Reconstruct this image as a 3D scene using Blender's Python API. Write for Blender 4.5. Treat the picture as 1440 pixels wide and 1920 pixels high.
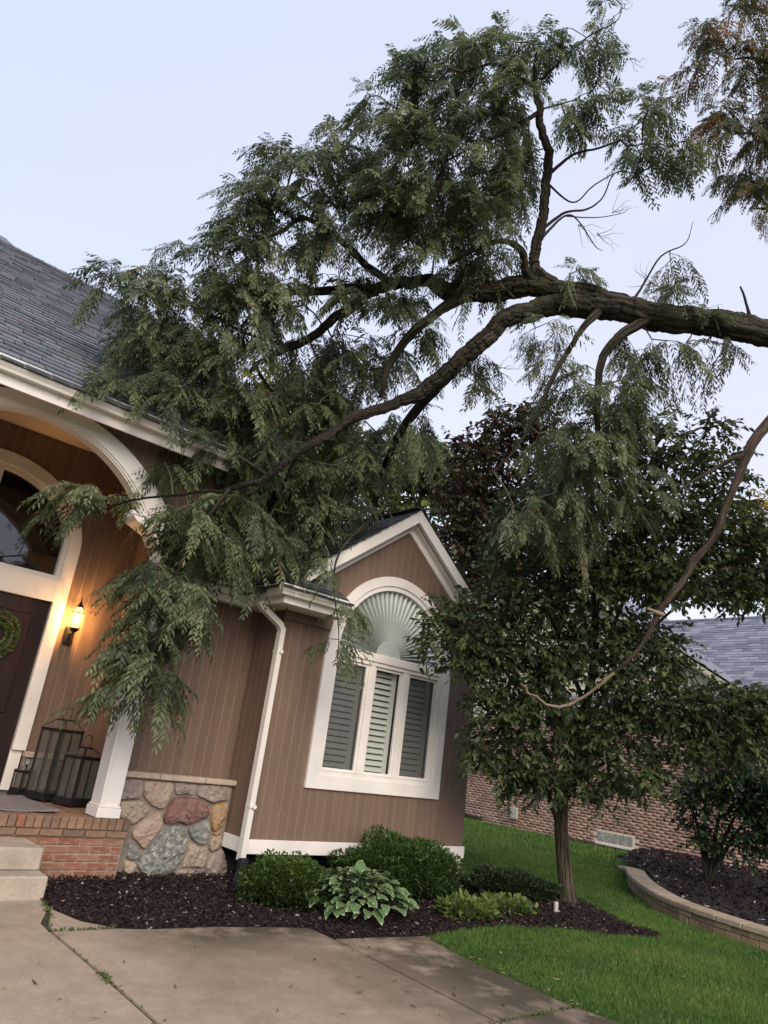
import bpy, bmesh, math, random
import numpy as np
from mathutils import Matrix, Vector

for o in list(bpy.data.objects):
    bpy.data.objects.remove(o)
SC = bpy.context.scene
COL = SC.collection
rng = np.random.default_rng(7)
random.seed(7)
R = math.radians

# ------------------------------------------------------------------ camera
YAW, PITCH, ROLL, FPX = R(39.572), R(18.579), R(7.724), 1343.4
CAM = np.array([0.0, 0.0, 1.6])
c_f = np.array([math.sin(YAW)*math.cos(PITCH), math.cos(YAW)*math.cos(PITCH), math.sin(PITCH)])
_r = np.array([math.cos(YAW), -math.sin(YAW), 0.0]); _u = np.cross(_r, c_f)
c_r = math.cos(ROLL)*_r + math.sin(ROLL)*_u
c_u = -math.sin(ROLL)*_r + math.cos(ROLL)*_u
cam = bpy.data.cameras.new('camera'); cam_o = bpy.data.objects.new('camera', cam); COL.objects.link(cam_o)
cam.sensor_fit = 'VERTICAL'; cam.sensor_height = 24.0; cam.lens = 24.0*FPX/1920.0
cam.clip_start = 0.05; cam.clip_end = 2000
M = Matrix.Identity(4)
for i in range(3):
    M[i][0], M[i][1], M[i][2], M[i][3] = c_r[i], c_u[i], -c_f[i], CAM[i]
cam_o.matrix_world = M
SC.camera = cam_o

# ------------------------------------------------------------------ sky, sun, exposure
SUN_EL, SUN_AZ = R(32), R(205)          # azimuth clockwise from +Y : the light comes from behind the camera
world = bpy.data.worlds.new('World'); SC.world = world; world.use_nodes = True
wn = world.node_tree; wn.nodes.clear()
w_out = wn.nodes.new('ShaderNodeOutputWorld'); w_bg = wn.nodes.new('ShaderNodeBackground')
w_sky = wn.nodes.new('ShaderNodeTexSky'); w_sky.sky_type = 'NISHITA'; w_sky.sun_disc = False
w_sky.sun_elevation = SUN_EL; w_sky.sun_rotation = SUN_AZ
w_sky.air_density = 1.0; w_sky.dust_density = 2.0; w_sky.ozone_density = 2.0
# a veil of high cloud over the blue, thicker and more lavender toward the right of the view
w_tc = wn.nodes.new('ShaderNodeTexCoord'); w_dot = wn.nodes.new('ShaderNodeVectorMath'); w_dot.operation = 'DOT_PRODUCT'
w_dir = np.array([.80, .05, -.60]); w_dot.inputs[1].default_value = tuple(w_dir)
w_nz = wn.nodes.new('ShaderNodeTexNoise'); w_nz.inputs['Scale'].default_value = 1.6; w_nz.inputs['Detail'].default_value = 4
wn.links.new(w_tc.outputs['Generated'], w_dot.inputs[0]); wn.links.new(w_tc.outputs['Generated'], w_nz.inputs['Vector'])
w_add = wn.nodes.new('ShaderNodeMath'); w_add.operation = 'MULTIPLY_ADD'; w_add.inputs[1].default_value = .45
wn.links.new(w_nz.outputs['Fac'], w_add.inputs[0]); wn.links.new(w_dot.outputs['Value'], w_add.inputs[2])
w_rng = wn.nodes.new('ShaderNodeMapRange'); w_rng.inputs['From Min'].default_value = -.45; w_rng.inputs['From Max'].default_value = .75
wn.links.new(w_add.outputs[0], w_rng.inputs['Value'])
w_col = wn.nodes.new('ShaderNodeMix'); w_col.data_type = 'RGBA'
w_col.inputs['A'].default_value = (5.0, 5.75, 7.2, 1); w_col.inputs['B'].default_value = (6.4, 6.25, 7.15, 1)
wn.links.new(w_rng.outputs['Result'], w_col.inputs['Factor'])
w_mix = wn.nodes.new('ShaderNodeMix'); w_mix.data_type = 'RGBA'
w_mix.inputs['Factor'].default_value = 0.66
wn.links.new(w_sky.outputs['Color'], w_mix.inputs['A']); wn.links.new(w_col.outputs['Result'], w_mix.inputs['B'])
wn.links.new(w_mix.outputs['Result'], w_bg.inputs['Color'])
w_bg.inputs['Strength'].default_value = 0.10
wn.links.new(w_bg.outputs['Background'], w_out.inputs['Surface'])
sun = bpy.data.lights.new('sun', 'SUN'); sun_o = bpy.data.objects.new('sun', sun); COL.objects.link(sun_o)
sun.energy = 1.5; sun.angle = R(40); sun.color = (1.0, 0.87, 0.72)
sd = Vector((math.sin(SUN_AZ)*math.cos(SUN_EL), math.cos(SUN_AZ)*math.cos(SUN_EL), math.sin(SUN_EL)))
sun_o.rotation_euler = sd.to_track_quat('Z', 'Y').to_euler(); sun_o.location = (-3, -6, 12)
SC.view_settings.view_transform = 'Standard'; SC.view_settings.look = 'None'
SC.view_settings.gamma = 1.0; SC.view_settings.exposure = 0.88; SC.view_settings.use_curve_mapping = False
SC.render.engine = 'CYCLES'
SC.cycles.max_bounces = 8; SC.cycles.transparent_max_bounces = 12; SC.cycles.diffuse_bounces = 3
SC.cycles.glossy_bounces = 3; SC.cycles.caustics_reflective = False; SC.cycles.caustics_refractive = False
SC.cycles.use_denoising = True

# ------------------------------------------------------------------ survey helpers (photo pixel -> point on a known plane)
def ray(x, y): return c_f*FPX + c_r*(x-720) - c_u*(y-960)
def onY(x, y, Y): d = ray(x, y); return CAM + d*(Y-CAM[1])/d[1]
def onX(x, y, X): d = ray(x, y); return CAM + d*(X-CAM[0])/d[0]
def onZ(x, y, Z): d = ray(x, y); return CAM + d*(Z-CAM[2])/d[2]
def at(x, y, D): return CAM + ray(x, y)/FPX*D
GS = .2/6.5
def gz(x, y): return float(np.clip(y, -6, 6.5))*GS
def onG(x, y):
    d = ray(x, y); t = -CAM[2]/(d[2]-GS*d[1]); P = CAM+d*t
    if P[1] > 6.5: P = onZ(x, y, .2)
    return P

# ------------------------------------------------------------------ materials
def new_mat(name):
    m = bpy.data.materials.new(name); m.use_nodes = True
    nt = m.node_tree; b = nt.nodes['Principled BSDF']
    return m, nt, b
def ramp(nt, stops):
    r = nt.nodes.new('ShaderNodeValToRGB'); e = r.color_ramp.elements
    while len(e) < len(stops): e.new(0.5)
    for k, (p, c) in enumerate(stops):
        e[k].position = p; e[k].color = (*c, 1)
    return r
def noise(nt, scale, detail=4, rough=.6, coord='Object', stretch=None):
    tc = nt.nodes.new('ShaderNodeTexCoord'); n = nt.nodes.new('ShaderNodeTexNoise')
    n.inputs['Scale'].default_value = scale; n.inputs['Detail'].default_value = detail; n.inputs['Roughness'].default_value = rough
    if stretch:
        mp = nt.nodes.new('ShaderNodeMapping'); mp.inputs['Scale'].default_value = stretch
        nt.links.new(tc.outputs[coord], mp.inputs['Vector']); nt.links.new(mp.outputs['Vector'], n.inputs['Vector'])
    else:
        nt.links.new(tc.outputs[coord], n.inputs['Vector'])
    return n
def mixc(nt, a, b, fac, blend='MIX'):
    m = nt.nodes.new('ShaderNodeMix'); m.data_type = 'RGBA'; m.blend_type = blend
    for key, v in (('A', a), ('B', b), ('Factor', fac)):
        if hasattr(v, 'links') or hasattr(v, 'is_linked'): nt.links.new(v, m.inputs[key])
        elif key == 'Factor': m.inputs[key].default_value = v
        else: m.inputs[key].default_value = (*v, 1)
    return m.outputs['Result']
def bump(nt, b, height, strength, dist=.02):
    bp = nt.nodes.new('ShaderNodeBump'); bp.inputs['Strength'].default_value = strength; bp.inputs['Distance'].default_value = dist
    nt.links.new(height, bp.inputs['Height']); nt.links.new(bp.outputs['Normal'], b.inputs['Normal'])
def plain(name, col, rough=.6, var=.12, nscale=3, metal=0, spec=.4, bmp=0, bscale=60, detail=5, stretch=None):
    m, nt, b = new_mat(name)
    n = noise(nt, nscale, detail, stretch=stretch)
    lo = tuple(c*(1-var) for c in col); hi = tuple(min(1, c*(1+var)) for c in col)
    r = ramp(nt, [(.3, lo), (.7, hi)]); nt.links.new(n.outputs['Fac'], r.inputs['Fac'])
    nt.links.new(r.outputs['Color'], b.inputs['Base Color'])
    b.inputs['Roughness'].default_value = rough; b.inputs['Metallic'].default_value = metal
    b.inputs['Specular IOR Level'].default_value = spec
    if bmp:
        n2 = noise(nt, bscale, 6); bump(nt, b, n2.outputs['Fac'], bmp)
    return m
def pieces(name, stops, rough=.8, src='object', nscale=12, nvar=.25, bmp=.4, bscale=40, spec=.25, stretch=None, blotch=None):
    """colour picked per piece (object or mesh island) and mottled by noise"""
    m, nt, b = new_mat(name)
    if src == 'object': f = nt.nodes.new('ShaderNodeObjectInfo').outputs['Random']
    else: f = nt.nodes.new('ShaderNodeNewGeometry').outputs['Random Per Island']
    r = ramp(nt, stops); nt.links.new(f, r.inputs['Fac'])
    n = noise(nt, nscale, 6, .65, stretch=stretch)
    d = ramp(nt, [(.25, (1-nvar,)*3), (.75, (1+nvar,)*3)]); nt.links.new(n.outputs['Fac'], d.inputs['Fac'])
    c = mixc(nt, r.outputs['Color'], d.outputs['Color'], 1.0, 'MULTIPLY')
    if blotch:
        n3 = noise(nt, blotch[1], 5); k = ramp(nt, [(.48, (0,)*3), (.62, (1,)*3)]); nt.links.new(n3.outputs['Fac'], k.inputs['Fac'])
        c = mixc(nt, c, blotch[0], k.outputs['Color'])
    nt.links.new(c, b.inputs['Base Color']); b.inputs['Roughness'].default_value = rough; b.inputs['Specular IOR Level'].default_value = spec
    if bmp:
        n2 = noise(nt, bscale, 6); bump(nt, b, n2.outputs['Fac'], bmp, .01)
    return m
def leafy(name, stops, rough=.5, trans=.3, spec=.4):
    """colour from the per-leaf attribute 'tint' (0..1); thin leaf lets some light through"""
    m, nt, b = new_mat(name)
    a = nt.nodes.new('ShaderNodeAttribute'); a.attribute_name = 'tint'
    r = ramp(nt, stops); nt.links.new(a.outputs['Fac'], r.inputs['Fac'])
    nt.links.new(r.outputs['Color'], b.inputs['Base Color'])
    b.inputs['Roughness'].default_value = rough; b.inputs['Specular IOR Level'].default_value = spec
    t = nt.nodes.new('ShaderNodeBsdfTranslucent'); nt.links.new(r.outputs['Color'], t.inputs['Color'])
    mx = nt.nodes.new('ShaderNodeMixShader'); mx.inputs[0].default_value = trans
    nt.links.new(b.outputs[0], mx.inputs[1]); nt.links.new(t.outputs[0], mx.inputs[2])
    nt.links.new(mx.outputs[0], nt.nodes['Material Output'].inputs['Surface'])
    return m
def glass(name, tint=(.9, .92, .92), refl=.9, dark=0.0, rough=.02):
    m, nt, b = new_mat(name); nt.nodes.remove(b)
    tr = nt.nodes.new('ShaderNodeBsdfTransparent'); tr.inputs[0].default_value = (*tint, 1)
    gl = nt.nodes.new('ShaderNodeBsdfGlossy'); gl.inputs['Roughness'].default_value = rough; gl.inputs[0].default_value = (refl,)*3+(1,)
    lw_ = nt.nodes.new('ShaderNodeLayerWeight'); pw = nt.nodes.new('ShaderNodeMath'); pw.operation = 'POWER'; pw.inputs[1].default_value = 5; nt.links.new(lw_.outputs['Facing'], pw.inputs[0])
    fr = nt.nodes.new('ShaderNodeMath'); fr.operation = 'MULTIPLY_ADD'; fr.inputs[1].default_value = .95; fr.inputs[2].default_value = .05; nt.links.new(pw.outputs[0], fr.inputs[0])
    mx = nt.nodes.new('ShaderNodeMixShader'); nt.links.new(fr.outputs[0], mx.inputs[0])
    nt.links.new(tr.outputs[0], mx.inputs[1]); nt.links.new(gl.outputs[0], mx.inputs[2])
    if dark:      # pale diffuse mix standing in for light reflected off the panes
        df = nt.nodes.new('ShaderNodeBsdfDiffuse'); df.inputs[0].default_value = (.5, .47, .42, 1); m2 = nt.nodes.new('ShaderNodeMixShader'); m2.inputs[0].default_value = dark
        nt.links.new(mx.outputs[0], m2.inputs[1]); nt.links.new(df.outputs[0], m2.inputs[2]); mx = m2
    nt.links.new(mx.outputs[0], nt.nodes['Material Output'].inputs['Surface'])
    return m
MT = {}
def build_mats():
    # siding: brown paint, faintly streaked down the boards
    MT['siding'] = pieces('siding_paint', [(0, (.170, .112, .082)), (1, (.184, .122, .089))], .62, nscale=1.6, nvar=.17, bmp=.3, bscale=30, stretch=(5, 5, .7))
    MT['groove'] = plain('groove_edge', (.34, .22, .157), .7, .15)
    MT['white'] = plain('white_trim', (.77, .72, .67), .5, .09, 2.5, bmp=.04, bscale=25)
    MT['gutter'] = plain('gutter_enamel', (.74, .69, .63), .35, .06, 2.0)
    MT['soffit'] = plain('soffit_paint', (.66, .60, .53), .6, .06)
    MT['ceiling'] = plain('porch_ceiling', (.72, .58, .44), .6, .06)
    MT['shingle'] = pieces('roof_shingle', [(0, (.125, .138, .165)), (.35, (.145, .162, .195)), (.7, (.165, .18, .21)), (1, (.155, .15, .16))], .9, 'island', 30, .25, .5, 120)
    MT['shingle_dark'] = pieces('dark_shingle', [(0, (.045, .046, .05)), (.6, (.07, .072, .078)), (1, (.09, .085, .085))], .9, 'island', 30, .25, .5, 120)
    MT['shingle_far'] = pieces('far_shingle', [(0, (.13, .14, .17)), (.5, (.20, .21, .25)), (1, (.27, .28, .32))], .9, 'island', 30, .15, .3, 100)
    MT['deck'] = plain('roof_felt', (.05, .05, .055), .9)
    MT['brick'] = pieces('red_brick', [(0, (.22, .085, .056)), (.3, (.27, .115, .075)), (.6, (.19, .083, .06)), (.85, (.29, .145, .098)), (1, (.24, .135, .092))], .85, 'object', 25, .22, .6, 70, blotch=((.34, .19, .13), 14))
    MT['brick_tan'] = pieces('tan_brick', [(0, (.25, .15, .095)), (.3, (.20, .13, .09)), (.6, (.29, .175, .112)), (.8, (.15, .105, .078)), (1, (.30, .115, .075))], .85, 'object', 25, .25, .6, 70)
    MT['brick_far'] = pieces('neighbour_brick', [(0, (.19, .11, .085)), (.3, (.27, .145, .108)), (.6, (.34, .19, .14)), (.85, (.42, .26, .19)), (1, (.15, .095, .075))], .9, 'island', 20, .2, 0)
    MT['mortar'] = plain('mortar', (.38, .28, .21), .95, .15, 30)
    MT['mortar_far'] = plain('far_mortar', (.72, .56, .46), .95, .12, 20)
    MT['mortar_stone'] = plain('stone_mortar', (.25, .21, .17), .95, .18, 25, bmp=.5, bscale=60)
    MT['limestone'] = plain('limestone_cap', (.47, .37, .29), .85, .15, 18, bmp=.6, bscale=45)
    for nm, c, bl in (('stone_mauve', (.26, .21, .185), (.35, .295, .25)), ('stone_pink', (.33, .235, .185), (.40, .32, .25)), ('stone_red', (.195, .105, .092), (.25, .15, .13)),
                      ('stone_ochre', (.36, .22, .11), (.33, .25, .18)), ('stone_grey', (.20, .195, .175), (.32, .305, .27)), ('stone_tan', (.32, .26, .20), (.39, .315, .24)), ('stone_granite', (.165, .165, .15), (.38, .36, .315))):
        MT[nm] = pieces(nm, [(0, c), (1, tuple(min(1, x*1.12) for x in c))], .9, 'object', 16, .3, .9, 26, blotch=(bl, 9 if nm != 'stone_granite' else 22))
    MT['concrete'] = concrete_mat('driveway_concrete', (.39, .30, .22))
    MT['step'] = concrete_mat('step_concrete', (.43, .36, .285), stain=.5)
    MT['soil'] = plain('joint_dirt', (.05, .042, .03), .95, .3, 30)
    MT['mulch'] = plain('mulch_ground', (.024, .013, .013), .95, .4, 40, bmp=1, bscale=60)
    MT['chip'] = pieces('mulch_chip', [(0, (.012, .007, .007)), (.45, (.026, .014, .014)), (.8, (.042, .025, .022)), (.975, (.055, .034, .028)), (.98, (.30, .24, .2)), (1, (.42, .36, .3))], .9, 'island', 40, .2, 0)
    MT['lawn'] = plain('lawn_soil', (.045, .085, .022), .95, .25, 1.2, bmp=.6, bscale=60)
    MT['grass'] = leafy('grass_blade', [(0, (.056, .115, .024)), (.45, (.098, .19, .036)), (.85, (.155, .245, .05)), (1, (.30, .29, .12))], .55, .35, .3)
    MT['bark'] = bark_mat('locust_bark', (.022, .018, .015), (.105, .085, .068), 13, 1.6)
    MT['bark_brown'] = bark_mat('bare_branch_bark', (.045, .032, .026), (.155, .11, .088), 16, 1.2)
    MT['bark_bare'] = bark_mat('stripped_wood', (.19, .12, .095), (.40, .29, .23), 16, .6)
    MT['bark_tree'] = bark_mat('yard_tree_bark', (.038, .028, .022), (.15, .11, .085), 14, 1.4)
    MT['twig'] = plain('twig_bark', (.095, .082, .055), .8, .3, 8)
    MT['locust'] = leafy('locust_leaflet', [(0, (.058, .080, .040)), (.3, (.110, .145, .070)), (.6, (.165, .205, .100)), (.85, (.225, .260, .135)), (1, (.30, .30, .15))], .48, .50, .40)
    MT['broad'] = leafy('broad_leaf', [(0, (.036, .054, .022)), (.5, (.078, .112, .042)), (.85, (.115, .15, .06)), (1, (.18, .20, .08))], .45, .40, .35)
    MT['copper'] = leafy('copper_leaf', [(0, (.055, .042, .025)), (.45, (.11, .072, .042)), (.7, (.085, .095, .04)), (1, (.17, .105, .055))], .45, .25, .4)
    MT['autumn'] = leafy('autumn_locust_leaflet', [(0, (.08, .095, .045)), (.4, (.15, .14, .065)), (.75, (.22, .145, .065)), (1, (.46, .18, .05))], .5, .4, .35)
    MT['bgleaf'] = leafy('distant_leaf', [(0, (.045, .065, .02)), (.5, (.09, .12, .03)), (1, (.20, .20, .05))], .6, .4, .3)
    MT['bgyellow'] = leafy('yellowing_leaf', [(0, (.10, .11, .03)), (.5, (.25, .20, .04)), (1, (.42, .27, .05))], .6, .4, .3)
    MT['box'] = leafy('boxwood_leaf', [(0, (.022, .048, .012)), (.45, (.055, .105, .022)), (1, (.14, .20, .04))], .45, .25, .4)
    MT['yew'] = leafy('yew_needle', [(0, (.02, .046, .012)), (.5, (.045, .09, .02)), (1, (.09, .15, .03))], .5, .2, .35)
    MT['juniper'] = leafy('groundcover_leaf', [(0, (.016, .032, .010)), (.5, (.03, .055, .017)), (1, (.05, .08, .022))], .5, .2, .35)
    MT['lime'] = leafy('lime_leaf', [(0, (.06, .11, .02)), (.5, (.13, .19, .04)), (1, (.27, .32, .08))], .45, .3, .4)
    MT['hosta'] = plain('hosta_green', (.10, .165, .065), .42, .35, 25)
    MT['hosta_edge'] = plain('hosta_margin', (.27, .34, .18), .45, .15, 25)
    MT['pshrub'] = leafy('tall_shrub_leaf', [(0, (.012, .032, .013)), (.5, (.026, .062, .022)), (.85, (.06, .11, .03)), (1, (.12, .17, .04))], .42, .25, .45)
    MT['glass'] = glass('window_glass')
    MT['screen'] = screen_mat()
    MT['louver'] = plain('shutter_paint', (.84, .80, .72), .5, .04)
    MT['sunburst'] = plain('sunburst_shade', (.74, .77, .71), .6, .05)
    MT['room'] = plain('dim_room', (.035, .033, .03), .9)
    MT['door'] = plain('dark_wood_door', (.020, .009, .008), .4, .3, 4, stretch=(8, 8, .7))
    MT['metal'] = plain('dark_bronze_metal', (.035, .030, .028), .45, .2, metal=.6)
    MT['brass'] = plain('aged_brass', (.28, .2, .1), .35, .2, metal=.9)
    MT['lantern_glass'] = glass('lantern_glass', (.86, .86, .84), .8, rough=.08, dark=.07)
    MT['lamp_glass'] = lamp_glass()
    MT['bulb'] = emit('lamp_bulb', (1.0, .55, .18), 60)
    MT['mat'] = plain('grey_doormat', (.20, .19, .19), .95, .2, 12, bmp=.6, bscale=90)
    MT['rubber'] = plain('black_drain_pipe', (.012, .014, .02), .5, .2)
    MT['dark'] = plain('crawl_space_dark', (.03, .026, .024), .9)
    MT['block'] = pieces('retaining_block', [(0, (.22, .15, .085)), (.5, (.30, .215, .13)), (1, (.18, .13, .08))], .9, 'object', 20, .25, .8, 50)
    MT['capblock'] = pieces('retaining_cap', [(0, (.29, .225, .155)), (1, (.36, .28, .20))], .9, 'object', 18, .2, .7, 50)
    MT['cream'] = pieces('cream_siding', [(0, (.62, .56, .42)), (1, (.66, .60, .46))], .6, 'object', 3, .06, 0)
    MT['glassblock'] = plain('glass_block', (.30, .31, .27), .25, .35, 10)
    MT['post'] = plain('grey_marker', (.45, .42, .37), .6)
    MT['litter'] = pieces('leaf_litter', [(0, (.05, .035, .02)), (.5, (.10, .065, .035)), (.75, (.18, .17, .06)), (1, (.34, .30, .14))], .9, 'island', 20, .2, 0)
    MT['weed'] = leafy('weed_leaf', [(0, (.05, .09, .02)), (1, (.16, .19, .06))], .6, .3, .3)
def concrete_mat(name, col, stain=1.0):
    m, nt, b = new_mat(name)
    n1 = noise(nt, .8, 6, .62); n2 = noise(nt, 5, 9, .72); n3 = noise(nt, 55, 6, .75)
    r1 = ramp(nt, [(.28, tuple(c*(1-.34*stain) for c in col)), (.50, col), (.78, tuple(c*1.12 for c in col))]); nt.links.new(n1.outputs['Fac'], r1.inputs['Fac'])
    r2 = ramp(nt, [(.25, (.74,)*3), (.7, (1.12,)*3)]); nt.links.new(n2.outputs['Fac'], r2.inputs['Fac'])
    r3 = ramp(nt, [(.3, (.80,)*3), (.7, (1.14,)*3)]); nt.links.new(n3.outputs['Fac'], r3.inputs['Fac'])
    c = mixc(nt, mixc(nt, r1.outputs['Color'], r2.outputs['Color'], 1, 'MULTIPLY'), r3.outputs['Color'], 1, 'MULTIPLY')
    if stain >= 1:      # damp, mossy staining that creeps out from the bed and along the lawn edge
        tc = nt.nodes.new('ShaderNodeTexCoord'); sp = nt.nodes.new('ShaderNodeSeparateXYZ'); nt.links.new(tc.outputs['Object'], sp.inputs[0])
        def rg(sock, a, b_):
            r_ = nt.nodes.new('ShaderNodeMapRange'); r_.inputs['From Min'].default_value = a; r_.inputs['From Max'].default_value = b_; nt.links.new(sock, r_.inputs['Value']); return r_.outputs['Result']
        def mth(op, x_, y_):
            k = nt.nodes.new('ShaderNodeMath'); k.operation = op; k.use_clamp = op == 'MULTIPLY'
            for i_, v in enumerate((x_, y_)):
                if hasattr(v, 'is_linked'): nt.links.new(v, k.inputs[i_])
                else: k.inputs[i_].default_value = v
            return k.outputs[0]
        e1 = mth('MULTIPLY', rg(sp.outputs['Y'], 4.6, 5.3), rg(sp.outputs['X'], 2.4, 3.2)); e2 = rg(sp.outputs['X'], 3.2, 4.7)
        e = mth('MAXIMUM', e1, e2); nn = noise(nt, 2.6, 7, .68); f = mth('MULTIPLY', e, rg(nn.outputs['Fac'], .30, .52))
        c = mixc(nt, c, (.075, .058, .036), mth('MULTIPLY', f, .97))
    nt.links.new(c, b.inputs['Base Color']); b.inputs['Roughness'].default_value = .85; b.inputs['Specular IOR Level'].default_value = .3
    bump(nt, b, n3.outputs['Fac'], .35, .004)
    return m
def bark_mat(name, lo, hi, scale, strength):
    m, nt, b = new_mat(name)
    tc = nt.nodes.new('ShaderNodeTexCoord')
    at_ = nt.nodes.new('ShaderNodeAttribute'); at_.attribute_name = 'along'
    n = nt.nodes.new('ShaderNodeTexNoise'); n.inputs['Scale'].default_value = scale; n.inputs['Detail'].default_value = 8; n.inputs['Roughness'].default_value = .65
    nt.links.new(at_.outputs['Vector'], n.inputs['Vector'])
    r = ramp(nt, [(.40, lo), (.62, hi)]); nt.links.new(n.outputs['Fac'], r.inputs['Fac'])
    n2 = noise(nt, 2.5, 4); r2 = ramp(nt, [(.45, (1, 1, 1)), (.7, (.75, .95, .62))]); nt.links.new(n2.outputs['Fac'], r2.inputs['Fac'])
    nt.links.new(mixc(nt, r.outputs['Color'], r2.outputs['Color'], 1, 'MULTIPLY'), b.inputs['Base Color'])
    b.inputs['Roughness'].default_value = .95; b.inputs['Specular IOR Level'].default_value = .15
    bump(nt, b, n.outputs['Fac'], strength, .04)
    return m
def emit(name, col, s):
    m, nt, b = new_mat(name); b.inputs['Emission Color'].default_value = (*col, 1); b.inputs['Emission Strength'].default_value = s
    b.inputs['Base Color'].default_value = (*col, 1)
    return m
def lamp_glass():
    m, nt, b = new_mat('warm_lamp_glass'); nt.nodes.remove(b)
    tr = nt.nodes.new('ShaderNodeBsdfTransparent'); tr.inputs[0].default_value = (1, .95, .85, 1)
    e = nt.nodes.new('ShaderNodeEmission'); e.inputs[0].default_value = (1, .56, .18, 1); e.inputs[1].default_value = 3.2
    mx = nt.nodes.new('ShaderNodeMixShader'); mx.inputs[0].default_value = .45
    nt.links.new(tr.outputs[0], mx.inputs[1]); nt.links.new(e.outputs[0], mx.inputs[2])
    nt.links.new(mx.outputs[0], nt.nodes['Material Output'].inputs['Surface'])
    return m
def screen_mat():
    m, nt, b = new_mat('insect_screen')
    b.inputs['Base Color'].default_value = (.09, .09, .085, 1); b.inputs['Roughness'].default_value = .8
    tr = nt.nodes.new('ShaderNodeBsdfTransparent')
    mx = nt.nodes.new('ShaderNodeMixShader'); mx.inputs[0].default_value = .34
    nt.links.new(tr.outputs[0], mx.inputs[1]); nt.links.new(b.outputs[0], mx.inputs[2])
    nt.links.new(mx.outputs[0], nt.nodes['Material Output'].inputs['Surface'])
    return m
build_mats()

# ------------------------------------------------------------------ mesh helpers
def link(o, parent=None):
    COL.objects.link(o)
    if parent is not None:
        o.parent = parent; o.matrix_parent_inverse = Matrix.Translation(-root_loc(parent))
    return o
def root_loc(p):
    v = Vector(p.location)
    while p.parent: p = p.parent      # parts are made with their origin at the world origin or carry their own location
    return Vector(p.location) if p is not None and p.type == 'EMPTY' else v
def obj_from(name, me, mat=None, parent=None):
    o = bpy.data.objects.new(name, me)
    if mat is not None and not me.materials:
        for k in (mat if isinstance(mat, (list, tuple)) else [mat]): me.materials.append(MT[k] if isinstance(k, str) else k)
    COL.objects.link(o)
    if parent is not None: set_parent(o, parent)
    return o
PWORLD = {}
def set_parent(o, p):
    """every part keeps its world placement: parents are either an Empty with a pure translation or a mesh at the origin / a translation"""
    o.parent = p
    o.matrix_parent_inverse = Matrix.Translation(-world_t(p))
def world_t(p):
    return Vector(p.location)      # parents never carry a rotation; a parent's location is its world location
def tag(o, label=None, cat=None, group=None, kind=None):
    if label: o['label'] = label
    if cat: o['category'] = cat
    if group: o['group'] = group
    if kind: o['kind'] = kind
    return o
def empty(name, loc, label, cat, group=None):
    o = bpy.data.objects.new(name, None); COL.objects.link(o); o.location = Vector([float(v) for v in loc])
    o.empty_display_size = .2
    return tag(o, label, cat, group)
class MB:
    def __init__(s): s.v = []; s.f = []; s.mi = []
    def add(s, vs, fs, mi=0):
        n = len(s.v); s.v += [tuple(map(float, p)) for p in vs]
        for f in fs: s.f.append(tuple(n+i for i in f)); s.mi.append(mi)
    def box(s, a, b, mi=0):
        (x0, y0, z0), (x1, y1, z1) = a, b
        vs = [(x0,y0,z0),(x1,y0,z0),(x1,y1,z0),(x0,y1,z0),(x0,y0,z1),(x1,y0,z1),(x1,y1,z1),(x0,y1,z1)]
        s.add(vs, [(0,3,2,1),(4,5,6,7),(0,1,5,4),(1,2,6,5),(2,3,7,6),(3,0,4,7)], mi)
    def hexa(s, lo, hi, mi=0):       # two quads, bottom ring and top ring
        s.add(list(lo)+list(hi), [(0,3,2,1),(4,5,6,7),(0,1,5,4),(1,2,6,5),(2,3,7,6),(3,0,4,7)], mi)
    def beam(s, p, q, w, h, up=(0,0,1), mi=0):
        p, q = np.array(p, float), np.array(q, float); d = q-p; d /= np.linalg.norm(d)
        sd = np.cross(d, up); sd /= np.linalg.norm(sd); u = np.cross(sd, d)
        f = lambda c: [c-sd*w/2-u*h/2, c+sd*w/2-u*h/2, c+sd*w/2+u*h/2, c-sd*w/2+u*h/2]
        a, b = f(p), f(q)
        s.add(a+b, [(0,1,2,3),(7,6,5,4),(0,4,5,1),(1,5,6,2),(2,6,7,3),(3,7,4,0)], mi)
    def tube(s, pts, rad, n=8, mi=0, cap=True):
        pts = [np.array(p, float) for p in pts]; m = len(pts)
        rad = [rad]*m if np.isscalar(rad) else list(rad)
        base = len(s.v); ref = np.array([0, 0, 1.0])
        for i, p in enumerate(pts):
            d = pts[min(i+1, m-1)]-pts[max(i-1, 0)]; d = d/(np.linalg.norm(d)+1e-9)
            a = np.cross(d, ref)
            if np.linalg.norm(a) < .1: a = np.cross(d, (1, 0, 0))
            a /= np.linalg.norm(a); b = np.cross(d, a)
            for k in range(n):
                t = 2*math.pi*k/n; s.v.append(tuple(p+rad[i]*(a*math.cos(t)+b*math.sin(t))))
        for i in range(m-1):
            for k in range(n):
                s.f.append((base+i*n+k, base+i*n+(k+1)%n, base+(i+1)*n+(k+1)%n, base+(i+1)*n+k)); s.mi.append(mi)
        if cap:
            s.f.append(tuple(base+k for k in range(n))[::-1]); s.mi.append(mi)
            s.f.append(tuple(base+(m-1)*n+k for k in range(n))); s.mi.append(mi)
    def build(s, name, mat, parent=None, smooth=False, bevel=0):
        me = bpy.data.meshes.new(name); me.from_pydata(s.v, [], s.f)
        ms = mat if isinstance(mat, (list, tuple)) else [mat]
        for k in ms: me.materials.append(MT[k])
        if len(ms) > 1: me.polygons.foreach_set('material_index', s.mi)
        bm = bmesh.new(); bm.from_mesh(me); bmesh.ops.recalc_face_normals(bm, faces=bm.faces)
        if bevel: bmesh.ops.bevel(bm, geom=bm.edges[:], offset=bevel, segments=1, affect='EDGES')
        bm.to_mesh(me); bm.free()
        if smooth: me.polygons.foreach_set('use_smooth', [True]*len(me.polygons))
        me.update()
        return obj_from(name, me, None, parent)
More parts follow.
